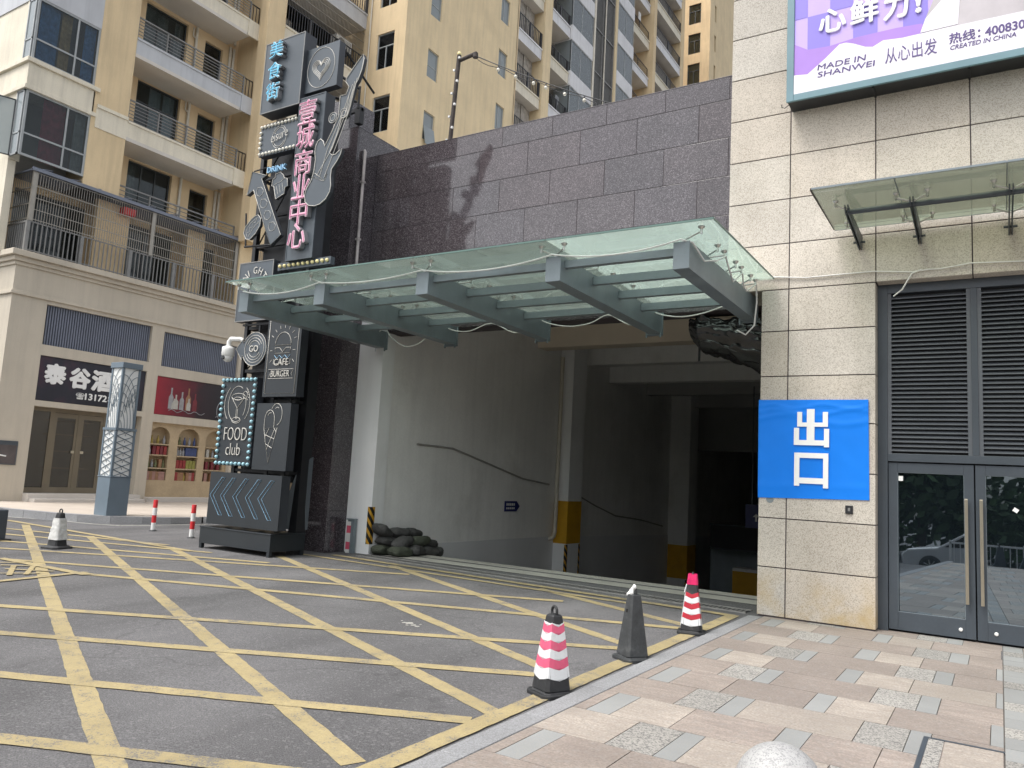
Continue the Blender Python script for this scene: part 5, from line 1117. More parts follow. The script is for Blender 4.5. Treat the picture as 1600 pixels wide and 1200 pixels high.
for i, (x, y, ly_, L, yaw, tl_, ol, lb) in enumerate(sbs):
    y = 11.62 + (y - 11.8) * .68; x -= .07 if x < -9.95 else .02
    sandbag(x, y, fl(y) + .08 + ly_ * .158 + (.05 if i == 15 else 0), L * .76, .31, .205, R(90) + yaw, tl_, i, bool(ol), lb)

# ================================================================== STREET LAMP PYLON
lx, ly, lz = -18.46, 11.25, .275
t = thing('lamp_pylon', 'square blue grey lamp pylon with white latticed panels on pavement', 'lamp', (lx, ly, lz))
def pyl(b, hw0, hw1, z0, z1): b.hexa([(lx - hw0, ly - hw0, z0), (lx + hw0, ly - hw0, z0), (lx + hw0, ly + hw0, z0), (lx - hw0, ly + hw0, z0)], [(lx - hw1, ly - hw1, z1), (lx + hw1, ly - hw1, z1), (lx + hw1, ly + hw1, z1), (lx - hw1, ly + hw1, z1)])
zt = at(205, 568, 'Y', ly).z; zm = at(184, 671, 'Y', ly).z; zb = at(165, 744, 'Y', ly).z
hw_ = .265
b = MB(); pyl(b, hw_, hw_, lz, zb); pyl(b, hw_ + .015, hw_ + .015, zb, zb + .02); b.build('base', 'lamp_paint', t, bevel=.008)
for z0, z1, h in ((zb + .02, zm, hw_ - .0), (zm, zt - .14, hw_ - .025)):
    b = MB(); p = .055
    for sx in (-1, 1):
        for sy in (-1, 1): b.box(lx + sx * h, lx + sx * (h - p), ly + sy * h, ly + sy * (h - p), z0, z1)
    b.build('corner_post', 'lamp_paint', t)
    b = MB(); pyl(b, h - .02, h - .02, z0, z1); b.build('diffuser', 'lamp_white', t)
    b = MB(); rn = random.Random(4)
    for face in range(2):
        A = (lambda u, z: (lx - h + p + u * (2 * h - 2 * p), ly - h + .008, z)) if face == 0 else (lambda u, z: (lx + h - .008, ly - h + p + u * (2 * h - 2 * p), z))
        if z1 < zm + .1:
            k = 7; dz = (z1 - z0) / k
            for i in range(k):
                for u0, u1 in ((0, 1), (1, 0)): b.tube([A(u0, z0 + i * dz), A(u1, z0 + (i + 1) * dz)], .009, 4)
                b.tube([A(.5, z0 + i * dz), A(.5, z0 + i * dz + dz * .3)], .007, 4)
        else:
            for q in range(1, 7): b.tube([A(min(1, q * .2 * math.cos(R(a))), z0 + min(z1 - z0 - .02, q * .14 * math.sin(R(a)) * 1.6)) for a in range(0, 91, 10)], .0065, 4)
            for q in range(1, 6): b.tube([A(max(0, 1 - q * .2 * math.cos(R(a))), z0 + .55 + min(z1 - z0 - .57, q * .16 * math.sin(R(a)) * 1.2)) for a in range(0, 91, 10)], .0065, 4)
            for i in range(5): b.tube([A(.1 + .2 * i, z0 + .3 + .12 * i), A(.25 + .16 * i, z0 + .62 + .1 * i)], .0065, 4)
    b.build('lattice', 'lamp_paint', t)
b = MB(); pyl(b, hw_ + .012, hw_ + .012, zm - .03, zm + .03); b.build('collar', 'lamp_paint', t)
b = MB(); pyl(b, hw_ - .0, hw_ - .0, zt - .14, zt); b.build('cap', 'lamp_paint', t, bevel=.008)

# ================================================================== ROOF POLE + FESTOON
t = thing('roof_pole', 'rusty pole with a short arm standing above the granite wall', 'pole', (-9.37, 12.0, 8.27))
pb_, ptp = Vector((-9.37, 12.0, 8.2)), Vector((-9.27, 12.0, 10.26))
b = MB(); b.tube([pb_, ptp], .045, 8); b.build('shaft', 'rust', t)
b = MB(); b.tube([ptp - Vector((0, 0, .12)), Vector((-8.80, 11.95, 10.16))], .04, 8); b.lathe([(.05, 0), (.06, -.1)], (-8.82, 11.95, 10.17), 8); b.build('arm', 'rust', t)
b = MB(); rn = random.Random(1)
for i in range(8): v = pb_.lerp(ptp, .12 + i * .12); b.box(v.x - .075 + (i % 2) * .10, v.x - .035 + (i % 2) * .10, v.y - .06, v.y - .02, v.z - .02, v.z + .02)
b.build('clip', 'cctv', t)
b = MB(); b.ball(tuple(ptp + Vector((0, 0, .03))), .05, 8, 5); b.build('cap', 'bulb_yellow', t)
t = thing('festoon_cable', 'string of small globe bulbs running from roof pole along the wall top', 'string lights', (-8.8, 11.95, 8.3))
cat = sag((-8.80, 11.95, 10.1), (-5.5, 12.0, 8.32), .06, 24); b = MB(); b.tube(cat, .010, 5); b.tube([v + Vector((0, .05, -.05 - .03 * math.sin(i))) for i, v in enumerate(cat)], .007, 5); b.build('wire', 'black_metal', t)
for i in (4, 7, 10, 12, 15, 18, 21):
    v = cat[i]; b = MB(); b.lathe([(.015, -.02), (.02, -.06)], tuple(v), 6); bb = b.build('socket', 'black_metal', t); b = MB(); b.ball((v.x, v.y, v.z - .09), .034, 8, 5); b.build('bulb', 'bulb_white', bb)

# ================================================================== APARTMENTS: near wing (A)
A = thing('apartment_building', 'tan and cream apartment wing with shops below, at the left', 'building', (-24, 14, .28))
XA = -24.0
def win(parent, ax, c, u0, u1, z0, z1, frame='win_frame', pane='glass_window', v=(0.5,), tr=None, fw=.05, curtain=None, name='window', full=False):
    """framed window set in an opening; c is the plane of the frame"""
    P = (lambda d0, d1, a, b_, p, q, mb, mi=0: mb.box(c - d1, c - d0, a, b_, p, q, mi)) if ax == 'X' else (lambda d0, d1, a, b_, p, q, mb, mi=0: mb.box(a, b_, c + d0, c + d1, p, q, mi))
    b = MB(); P(0, .06, u0, u0 + fw, z0, z1, b); P(0, .06, u1 - fw, u1, z0, z1, b); P(0, .06, u0 + fw, u1 - fw, z0, z0 + fw, b); P(0, .06, u0 + fw, u1 - fw, z1 - fw, z1, b)
    for f in v:
        m_ = u0 + (u1 - u0) * f; P(.002, .058, m_ - fw * .4, m_ + fw * .4, z0 + fw, (z0 + (z1 - z0) * tr) if (tr and not full) else z1 - fw, b)
    if tr: m_ = z0 + (z1 - z0) * tr; P(.004, .056, u0 + fw, u1 - fw, m_ - fw * .4, m_ + fw * .4, b)
    o = b.build(name, frame, parent)
    b = MB(); P(.025, .035, u0 + fw, u1 - fw, z0 + fw, z1 - fw, b); b.build('pane', pane, o)
    if curtain:
        for (f0, f1, mt) in curtain:
            b = MB(); k = max(4, int((u1 - u0) * (f1 - f0) / .12)); a0 = u0 + fw + (u1 - u0 - 2 * fw) * f0; a1 = u0 + fw + (u1 - u0 - 2 * fw) * f1
            for i in range(k):
                x0 = a0 + (a1 - a0) * i / k; x1 = a0 + (a1 - a0) * (i + 1) / k; e = .04
                q0, q1 = (.14 + e * (i % 2), .14 + e * ((i + 1) % 2))
                if ax == 'X': b.quad((c - q0, x0, z0 + .03), (c - q1, x1, z0 + .03), (c - q1, x1, z1 - .02), (c - q0, x0, z1 - .02))
                else: b.quad((x0, c + q0, z0 + .03), (x1, c + q1, z0 + .03), (x1, c + q1, z1 - .02), (x0, c + q0, z1 - .02))
            b.build('curtain', mt, o)
    return o
def hrail(parent, x, y0, y1, z0, z1, n=6, mt='rail', posts=3, x1=None):
    b = MB()
    for i in range(n):
        z = z0 + .06 + (z1 - z0 - .06) * i / (n - 1); r_b = .010 if i < n - 1 else .022
        b.box(x - r_b, x + r_b, y0, y1, z - r_b, z + r_b)
        if x1 is not None: b.box(min(x, x1), max(x, x1), y1 - r_b, y1 + r_b, z - r_b, z + r_b)
    for i in range(posts + 1): y = y0 + (y1 - y0) * i / posts; b.box(x - .022, x + .022, y - .02, y + .02, z0, z1)
    return b.build('railing', mt, parent)
def vrail(parent, x, y0, y1, z0, z1, step=.13, mt='rail_dark', r=.011, posts=0, name='railing', extra=()):
    b = MB(); k = int((y1 - y0) / step)
    for i in range(k + 1): y = y0 + (y1 - y0) * i / k; b.box(x - r, x + r, y - r, y + r, z0, z1)
    for z in (z0 + .05, z1) + tuple(extra): b.box(x - .02, x + .02, y0, y1, z - .016, z + .016)
    for i in range(posts + 1 if posts else 0): y = y0 + (y1 - y0) * i / posts; b.box(x - .05, x + .05, y - .05, y + .05, z0, z1)
    return b.build(name, mt, parent)
# --- podium
b = MB()
facade(b, 'X', XA, 10.92, 24, .2, 7.05, [(11.92, 15.34, .0, 3.05), (11.92, 15.34, 3.22, 4.56), (11.92, 15.37, 4.88, 6.09), (15.74, 18.95, .0, 2.92), (15.74, 18.95, 3.18, 4.48), (15.82, 18.95, 4.82, 6.0), (19.5, 23.5, .0, 4.5)], .35)
b.quad((-40, 10.92, .2), (XA, 10.92, .2), (XA, 10.92, 7.05), (-40, 10.92, 7.05))
b.build('podium_wall', 'podium', A)
b = MB()
for z0, z1, e in ((6.20, 6.29, .06), (6.29, 6.33, .03), (7.05, 7.16, .05), (7.16, 7.30, .12), (7.30, 7.47, .22)):
    b.box(-40, XA + e, 10.92 - e, 24, z0, z1)
b.build('cornice', 'podium', A, bevel=.012)
b = MB(); b.box(-40, XA + .30, 11.9, 15.4, .2, .5); b.box(-40, XA + .60, 11.95, 15.38, .2, .37); b.box(-40, XA + .25, 15.7, 24, .2, .42)
b.build('front_step', 'step', A, bevel=.01)
for y0, y1, z0, z1 in ((11.92, 15.37, 4.88, 6.09), (15.82, 18.95, 4.82, 6.0)):
    b = MB(); k = int((y1 - y0) / .075); b.box(XA - .35, XA - .13, y0, y1, z0, z1, 1)
    for i in range(k): y = y0 + (y1 - y0) * i / k; b.box(XA - .14, XA - .10, y + .01, y + .05, z0, z1, 0)
    b.build('ribbed_panel', ['shutter', 'shutter_gap'], A)
# shop 1 door screen
t = A; xd = XA - .28
b = MB()
for y0, y1 in ((11.92, 12.0), (12.56, 12.70), (13.42, 13.52), (14.22, 14.34), (15.24, 15.34)): b.box(xd - .06, xd, y0, y1, .5, 3.05)
b.box(xd - .06, xd - .003, 11.92, 15.34, 2.93, 3.05); b.box(xd - .06, xd - .003, 11.92, 15.34, .5, .66)
d = b.build('shop_front', 'bronze_frame', A)
for y0, y1 in ((12.0, 12.56), (14.34, 15.24)): b = MB(); b.box(xd - .035, xd - .025, y0, y1, .66, 2.93); b.build('pane', 'glass_brown', d)
for k, (y0, y1) in enumerate(((12.70, 13.42), (13.52, 14.22))):
    b = MB(); b.box(xd - .055, xd - .008, y0 + .005, y0 + .08, .52, 2.92); b.box(xd - .055, xd - .008, y1 - .08, y1 - .005, .52, 2.92); b.box(xd - .055, xd - .008, y0 + .08, y1 - .08, .52, .68); b.box(xd - .055, xd - .008, y0 + .08, y1 - .08, 2.78, 2.92)
    dd = b.build('door', 'bronze_frame', A); b = MB(); b.box(xd - .035, xd - .025, y0 + .08, y1 - .08, .68, 2.78); b.build('pane', 'glass_brown', dd)
    yy = y1 - .14 if k == 0 else y0 + .05; b = MB(); b.box(xd - .005, xd + .03, yy, yy + .10, 1.72, 1.80); b.box(xd + .0, xd + .02, yy + .02, yy + .07, 1.745, 1.775); b.build('handle', 'brass', dd)
b = MB(); b.box(-27.5, -27.4, 11.9, 24, .2, 4.5, 0); b.box(-27.4, XA - .4, 11.85, 11.92, .2, 4.5, 0); b.box(-27.4, XA - .4, 15.4, 15.5, .2, 4.5, 0); b.box(-27.4, XA - .36, 11.92, 15.4, 3.05, 3.15, 0)
for z in (1.2, 1.75, 2.3, 2.75): b.box(-26.6, -26.2, 13.6, 15.0, z, z + .03, 1)
b.build('shop_interior', ['dark_room', 'wood'], A)
# shop 2 display shelving
xs2 = XA - .16
b = MB(); b.box(xs2 - .30, xs2 - .28, 15.74, 18.95, .42, 2.92)
cols = [(15.80, 16.55), (16.88, 17.72), (18.0, 18.8)]
b.box(xs2 - .28, xs2, 15.74, 18.95, .42, .98)
edges = [15.74] + [v for c in cols for v in c] + [18.95]
for i in range(0, len(edges), 2): b.box(xs2 - .28, xs2, edges[i], edges[i + 1], .98, 2.92)
for a, c in cols:
    for z in (1.36, 1.80, 2.17): b.box(xs2 - .28, xs2 + .015, a, c, z, z + .04)
    n = 10; m_, r0 = (a + c) / 2, (c - a) / 2
    arc = [(m_ - r0 * math.cos(math.pi * i / n), 2.46 + min(.34, r0 * .85) * math.sin(math.pi * i / n)) for i in range(n + 1)]
    b.prism([(xs2 - .04, y, z) for y, z in arc] + [(xs2 - .04, c, 2.92), (xs2 - .04, a, 2.92)], (.04, 0, 0))
b.build('shelf_unit', 'wood', A)
bm_ = {k: mat('pack_' + k, v, .45, .15, 9) for k, v in dict(red=(.26, .03, .03), yellowgreen=(.26, .25, .06), pink=(.34, .19, .16), blue=(.04, .06, .16), silver=(.28, .28, .29), maroon=(.16, .02, .03), brown=(.28, .15, .08), olive=(.13, .14, .06), gold=(.32, .24, .05), white=(.42, .41, .37)).items()}
proto = {}
packs = [(0, .98 + .0, ['pink', 'brown', 'pink', 'brown', 'pink', 'pink']), (0, 1.40, ['olive', 'silver', 'olive', 'brown', 'olive']), (0, 1.84, ['silver', 'maroon', 'red', 'maroon', 'red']), (0, 2.21, ['gold', 'gold', 'silver']),
         (1, .98, ['red', 'brown', 'brown', 'gold', 'brown', 'pink', 'red']), (1, 1.40, ['red', 'red', 'red', 'yellowgreen', 'yellowgreen', 'yellowgreen']), (1, 1.84, ['silver', 'silver', 'silver', 'blue', 'blue', 'blue', 'blue']), (1, 2.21, ['olive', 'blue', 'silver', 'blue']),
         (2, .98, ['pink', 'brown', 'brown']), (2, 1.40, ['maroon', 'maroon', 'maroon']), (2, 1.84, ['white', 'silver', 'white'])]
cname = {'yellowgreen': 'yellow green'}
for ci, z, L in packs:
    a, c = cols[ci]; wd = (c - a - .06) / len(L)
    for i, k in enumerate(L):
        bottle = k in ('silver', 'olive', 'gold') or z > 2.2
        key = (k, bottle); x, y = xs2 - .10, a + .03 + wd * (i + .5)
        row = {.98: 'lowest', 1.40: 'second', 1.84: 'third', 2.21: 'arched top'}[round(z, 2)]
        lab = f"{cname.get(k, k)} {'bottle' if bottle else 'gift box'} on the {row} shelf of the {('left', 'middle', 'right')[ci]} shop bay"
        if key not in proto:
            b = MB()
            if bottle: b.lathe([(.045, 0), (.048, .15), (.022, .21), (.02, .27), (.024, .28)], (x, y, z), 10)
            else: b.box(x - .06, x + .06, y - .055, y + .055, z, z + .29); b.box(x - .062, x + .062, y - .057, y + .057, z + .22, z + .235)
            o = b.build('bottle' if bottle else 'gift_box', bm_[k]); o.data.transform(Matrix.Translation((-x, -y, -z))); o.location = (x, y, z)
            proto[key] = o; tag(o, lab, 'bottle' if bottle else 'box', 'packs and bottles on the shop shelves')
        else: dup(proto[key], (x, y, z), 0, lab)
# shop signs
t = thing('shop_sign', 'black shop sign with bold white characters and phone number', 'sign', (XA, 13.6, 3.2))
b = MB(); b.box(XA - .2, XA - .05, 11.93, 15.33, 3.23, 4.55); b.build('sign_board', 'shop_black', t)
zs_ = lambda px, py: at(px, py, 'X', XA - .03)
for ch, (pl_, pb__, pr_, pt_) in zip('泰谷酒', (((70, 0), (0, 601), (104, 0), (0, 568)), ((110, 0), (0, 608), (143, 0), (0, 575)), ((145, 0), (0, 613), (181, 0), (0, 580)))):
    b = MB(); y0 = at(pl_[0], 585, 'X', XA).y; y1 = at(pr_[0], 590, 'X', XA).y; z0 = at((pl_[0] + pr_[0]) / 2, pb__[1], 'X', XA).z; z1 = at((pl_[0] + pr_[0]) / 2, pt_[1], 'X', XA).z
    text(b, ch, (XA - .045, y0, z0), (0, 1, 0), (0, 0, 1), (1, 0, 0), y1 - y0, z1 - z0, .03, .05); b.build('lettering', 'white_vinyl', t)
b = MB(); text(b, '商行', (XA - .045, 14.62, 3.55), (0, 1, 0), (0, 0, 1), (1, 0, 0), .01, .6, .01, .05) if False else None
b = MB(); y0, y1 = at(134, 619, 'X', XA).y, at(176, 627, 'X', XA).y; z0 = at(152, 627, 'X', XA).z
text(b, '13172', (XA - .045, y0, z0), (0, 1, 0), (0, 0, 1), (1, 0, 0), (y1 - y0) * .80, .21, .015, .035); text(b, '8', (XA - .045, y0 + (y1 - y0) * .84, z0), (0, 1, 0), (0, 0, 1), (1, 0, 0), (y1 - y0) * .15, .21, .015, .035)
b.build('lettering', 'white_vinyl', t); b = MB(); y2 = at(120, 615, 'X', XA).y; text(b, '☎', (XA - .045, y2, z0), (0, 1, 0), (0, 0, 1), (1, 0, 0), .26, .2, .015, .01); b.build('phone_symbol', 'white_vinyl', t)
t = thing('bottle_poster', 'dark red poster picturing a group of bottles above shelves', 'poster', (XA, 17.3, 3.2))
M_ = bpy.data.materials.new('red_poster_print'); M_.use_nodes = True; nt = M_.node_tree; g = N(nt, 'ShaderNodeNewGeometry'); sx = N(nt, 'ShaderNodeSeparateXYZ'); nt.links.new(g.outputs['Position'], sx.inputs[0])
mr = N(nt, 'ShaderNodeMapRange'); mr.inputs[1].default_value = 15.7; mr.inputs[2].default_value = 19; nt.links.new(sx.outputs[1], mr.inputs[0]); nn = noise(nt, g.outputs['Position'], 1.6, 5)
ad = N(nt, 'ShaderNodeMath', operation='MULTIPLY_ADD'); ad.inputs[1].default_value = .35; nt.links.new(nn, ad.inputs[0]); nt.links.new(mr.outputs[0], ad.inputs[2])
nt.links.new(ramp(nt, ad.outputs[0], [(.15, (.30, .008, .025)), (.45, (.15, .006, .018)), (.75, (.02, .008, .014)), (1, (.012, .01, .015))]), nt.nodes['Principled BSDF'].inputs['Base Color']); nt.nodes['Principled BSDF'].inputs['Roughness'].default_value = .4
b = MB(); b.box(XA - .2, XA - .05, 15.75, 18.94, 3.19, 4.47); b.build('poster_board', M_, t)
for i, (y, h, wd, k) in enumerate(((16.36, .72, .09, 'silver'), (16.55, .5, .10, 'white'), (16.78, .62, .085, 'silver'), (17.03, .78, .10, 'brown'), (17.30, .62, .085, 'maroon'), (17.06, .42, .08, 'white'), (16.5, .36, .1, 'white'))):
    b = MB(); z = 3.42; x = XA - .05 - .0006 * i
    b.prism([(x, y - wd, z), (x, y + wd, z), (x, y + wd, z + h * .55), (x, y + .028, z + h * .7), (x, y + .028, z + h), (x, y - .028, z + h), (x, y - .028, z + h * .7), (x, y - wd, z + h * .55)], (.004 + .001 * i, 0, 0)); b.build('printed_bottle', bm_[k], t)
b = MB(); b.tube([(XA - .042, 16.3 + .11 * i, 3.36 + .05 * math.sin(i * 1.5)) for i in range(14)], .012, 4); b.tube([(XA - .042, 18.45 + .22 * math.cos(a), 3.55 + .34 * math.sin(a)) for a in [R(x) for x in range(60, 260, 18)]], .018, 4); b.tube([(XA - .042, 18.2 + .1 * i, 3.3 + .04 * i) for i in range(6)], .012, 4); b.build('printed_ribbon', bm_['silver'], t)
t = thing('wall_plaque', 'small dark plaque on the shop pier at the far left edge', 'plaque', (XA, 11.2, 1.6))
b = MB(); b.box(XA - .01, XA + .03, 10.9, 11.6, 1.30, 1.98); b.build('plate', 'dark_metal', t); b = MB(); b.box(XA + .03, XA + .033, 10.92, 11.57, 1.33, 1.86); b.build('glazing', mat('plaque_print', (.09, .075, .075), .25, .25, 3), t)
b = MB(); b.tube([(XA + .036, 10.95 + .12 * i, 1.5 + .05 * math.sin(i * 1.6) + .03 * i) for i in range(4)], .022, 5); b.build('mark', 'white_vinyl', t)
# --- upper floors
ZT = 26.0
b = MB()
FL = [9.0, 11.95, 14.85, 17.87, 20.8, 23.75]             # balcony soffits
bk = -25.3
holes = []
for z in FL: holes += [(14.62, 16.3, z + .95, z + 2.9), (17.05, 17.83, z + .65, z + 2.7)]
holes += [(11.2, 13.4, 7.55, 9.7), (14.5, 16.6, 7.5, 9.7), (17.3, 18.4, 7.5, 9.7), (19.3, 22.8, 8.0, 9.6)]
for z in FL[1:]: holes += [(19.4, 21.0, z + .6, z + 2.6)]
facade(b, 'X', bk, 10.6, 24, 7.47, ZT, holes, .25)
b.build('recessed_wall', 'apt_shade', A)
b = MB(); facade(b, 'X', XA, 12.5, 13.68, 9.95, ZT, [], .1); b.quad((XA, 13.68, 9.95), (bk, 13.68, 9.95), (bk, 13.68, ZT), (XA, 13.68, ZT)); b.quad((XA, 12.5, 9.95), (bk, 12.5, 9.95), (bk, 12.5, ZT), (XA, 12.5, ZT)); b.quad((XA, 12.5, 9.95), (XA, 13.68, 9.95), (bk, 13.68, 9.95), (bk, 12.5, 9.95)); b.build('pier', 'apt_tan', A)
b = MB(); b.box(-23.96, -23.5, 18.36, 19.2, 9.9, ZT); b.box(bk, -23.96, 18.5, 19.1, 7.47, ZT); b.build('column', 'apt_tan', A)
b = MB(); b.box(-45, XA - .55, 10.58, 10.8, 7.47, ZT); b.box(XA - .56, XA - .50, 10.56, 10.86, 10.2, ZT); b.build('end_wall', 'apt_cream', A)
b = MB()
for z0, z1, e in ((9.95, 12.2, 0),): pass
for z in (12.26, 18.1, 21.0):
    b.box(-45, XA + .05, 10.5, 12.62, z, z + .13); b.box(-45, XA, 10.55, 12.55, z + .13, z + .82); b.box(-45, XA + .08, 10.47, 12.66, z + .82, z + .95)
for z in (12.26 - .1, 15.1): b.box(XA - .6, XA + .03, 12.62, 13.70, z - .35 + .1, z - .25 + .1) if False else None
b.build('floor_band', 'apt_cream', A, bevel=.01)
b = MB(); b.box(XA - .4, XA + .02, 12.64, 13.68, 11.95, 12.05); b.box(XA - .4, XA + .005, 12.64, 13.68, 12.05, 12.6); b.box(XA - .4, XA + .05, 12.64, 13.68, 12.6, 12.71); b.build('pier_band', 'apt_cream', A)
b = MB(); b.box(-45, XA - .004, 10.55, 12.52, 15.15, 18.1); b.build('blank_panel', 'apt_grey', A)
for z0, z1, cur in ((10.27, 12.26, ((.28, .66, 'curtain_red'), (.82, 1., 'curtain'))), (13.21, 15.15, ((.05, .38, 'curtain_blue'), (.40, .58, 'curtain_brown'), (.80, 1.0, 'curtain_blue')))):
    o = win(A, 'X', XA - .02, 10.60, 12.50, z0, z1, 'win_frame', 'glass_window', (.64,), .34, .065, cur, 'bay_window', True)
    b = MB(); x0, x1 = XA - .50, XA - .075
    for q in ((x0, x0 + .05, z0, z1), (x1 - .05, x1, z0, z1), (x0, x1, z0, z0 + .05), (x0, x1, z1 - .05, z1), (x0, x1, z0 + (z1 - z0) * .34 - .02, z0 + (z1 - z0) * .34 + .02)): b.box(q[0], q[1], 10.56, 10.61, q[2], q[3])
    b.build('side_frame', 'win_frame', o); b = MB(); b.box(x0, x1, 10.58, 10.59, z0, z1); b.build('side_pane', 'glass_frost', o)
b = MB(); b.box(bk - 1.3, bk - 1.25, 10.8, 24, 7.47, ZT); b.box(bk + .3, bk + .35, 10.8, 12.45, 9.95, ZT); b.build('room_lining', mat('dim_room', (.30, .28, .25), .9, .3, .8), A)  # dimness of the rooms behind the windows is in the lining colour
t = MB()
for q in ((-25.2, -25.16, 10.0), ): pass
b = MB(); c0 = (XA - .5, 10.55)
for z0, z1 in ((10.3, 12.0),):
    for p, q in (((0, z0), (0, z1)), ((-.42, z0), (-.42, z1)), ((0, z0), (-.42, z0)), ((0, z1), (-.42, z1))): b.tube([(c0[0] + p[0] * .4, c0[1] + p[0], p[1]), (c0[0] + q[0] * .4, c0[1] + q[0], q[1])], .022, 4)
o = b.build('open_sash', 'win_dark', A)
b = MB(); b.quad((c0[0], c0[1], 10.3), (c0[0] - .168, c0[1] - .42, 10.3), (c0[0] - .168, c0[1] - .42, 12.0), (c0[0], c0[1], 12.0)); b.build('pane', 'glass_frost', o)
# balconies between pier and column
for i, z in enumerate(FL[1:5]):
    grey = (i == 1)
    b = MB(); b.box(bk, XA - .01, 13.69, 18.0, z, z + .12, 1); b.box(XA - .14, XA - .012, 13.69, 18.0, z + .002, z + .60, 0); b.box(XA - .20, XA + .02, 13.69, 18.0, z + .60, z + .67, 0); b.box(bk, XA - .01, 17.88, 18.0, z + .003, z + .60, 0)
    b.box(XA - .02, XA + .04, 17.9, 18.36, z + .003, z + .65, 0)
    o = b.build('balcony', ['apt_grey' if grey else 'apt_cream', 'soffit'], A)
    hrail(o, XA - .09, 13.72, 18.0, z + .67, z + 1.42, 7, 'rail', 4)
    vrail(o, XA - .16, 18.02, 18.45, z + .67, z + 1.42, .12, 'rail_dark')
    win(A, 'X', bk - .12, 14.62, 16.3, z + .95, z + 2.9, 'win_dark', 'glass_window', (.34, .66), .62, .05, ((.0, .30, 'curtain'), (.36, .62, 'curtain'), (.8, 1.0, 'curtain')) if i % 2 else ((.36, .64, 'curtain_pale'), (.70, .98, 'curtain_pale')))
    win(A, 'X', bk - .12, 17.05, 17.83, z + .65, z + 2.7, 'win_dark', 'glass_window', (), .70, .05, None if i % 2 else ((.0, 1.0, 'curtain'),), 'balcony_door')
    for y in (16.62, 18.12, 18.28):
        b = MB(); b.tube([(bk + .06, y, z + .1), (bk + .06, y, z + 2.95)], .055, 8)
        if y < 17: b.tube([(bk + .06, 16.62, z + 2.5), (bk + .1, 16.45, z + 2.55), (bk + .1, 16.45, z + 2.85)], .03, 6)
        b.build('rain_pipe', 'pipe_white', A)
z = FL[0]
win(A, 'X', bk - .12, 14.62, 16.3, z + .95, z + 2.9, 'win_dark', 'glass_window', (.34, .66), None, .05, ((.0, .25, 'curtain'),), full=True); win(A, 'X', bk - .12, 17.05, 17.83, z + .65, z + 2.7, 'win_dark', 'glass_window', (), .70, .05, None, 'balcony_door')
for y in (16.62, 18.12, 18.28): b = MB(); b.tube([(bk + .06, y, 9.98), (bk + .06, y, 11.94)], .055, 8); b.build('rain_pipe', 'pipe_white', A)
b = MB(); b.box(bk, XA - .15, 13.69, 18.0, 9.99, 10.0); o = b.build('balcony', 'concrete', A); hrail(o, XA - .2, 13.72, 18.3, 9.99, 10.48, 4, 'rail', 4)
# terrace cage
b = MB(); b.box(bk, XA - .05, 11.0, 24, 7.44, 7.48); b.build('terrace_floor', 'concrete', A)
vrail(A, XA - .06, 11.12, 23.9, 7.52, 8.42, .135, 'rail', .014, 8, 'terrace_railing')
b = MB()
for i in range(12): x = XA - .12 - i * .13; b.box(x - .014, x + .014, 11.10, 11.13, 7.52, 8.42)
b.box(-45, XA - .05, 11.09, 11.14, 8.39, 8.44); b.build('side_railing', 'rail', A)
g = MB(); k = 165
for i in range(k): y = 11.15 + (23.9 - 11.15) * i / k; g.box(XA - .048, XA - .034, y - .007, y + .007, 8.44, 9.93)
for z in (8.5, 8.8, 9.15, 9.5, 9.9): g.box(XA - .052, XA - .030, 11.12, 23.9, z - .01, z + .01)
for y in (11.15, 15.0, 18.4): g.box(XA - .12, XA - .02, y - .06, y + .06, 8.44, 9.95)
for i in range(11): x = XA - .1 - i * .12; g.box(x - .007, x + .007, 11.09, 11.105, 8.44, 10.0)
for z in (8.5, 8.95, 9.45, 9.95): g.box(-45, XA - .03, 11.085, 11.11, z - .012, z + .012)
g.build('security_grille', 'cage', A)
b = MB(); b.box(bk, XA + .02, 11.02, 18.6, 9.95, 9.985); b.box(XA - .02, XA + .05, 11.02, 18.6, 9.93, 10.03)
for i in range(9): y = 11.3 + i * .85; b.tube([(XA + .02, y, 10.04), (XA - .06, y + .32, 10.12), (XA - .5, y + .5, 10.14)], .014, 4)
b.build('cage_roof', 'shutter', A)
for y0, y1 in ((13.3, 14.4), (16.6, 17.3)): b = MB(); b.box(XA - .65, XA - .45, y0, y1, 7.48, 9.9); b.build('terrace_column', 'apt_shade', A)
b = MB(); b.box(XA - .4, XA - .12, 14.0, 14.4, 9.6, 9.82); b.build('red_bucket', 'red_plastic', A)
win(A, 'X', bk - .1, 19.3, 22.8, 8.0, 9.6, 'win_dark', 'glass_window', (.5,)); win(A, 'X', bk - .1, 14.5, 16.6, 7.5, 9.7, 'win_dark', 'glass_window', (.5,), None); win(A, 'X', bk - .1, 17.3, 18.4, 7.5, 9.7, 'win_dark', 'glass_window', (.5,), None); win(A, 'X', bk - .1, 11.2, 13.4, 7.55, 9.7, 'win_dark', 'glass_window', (.33, .66), None)
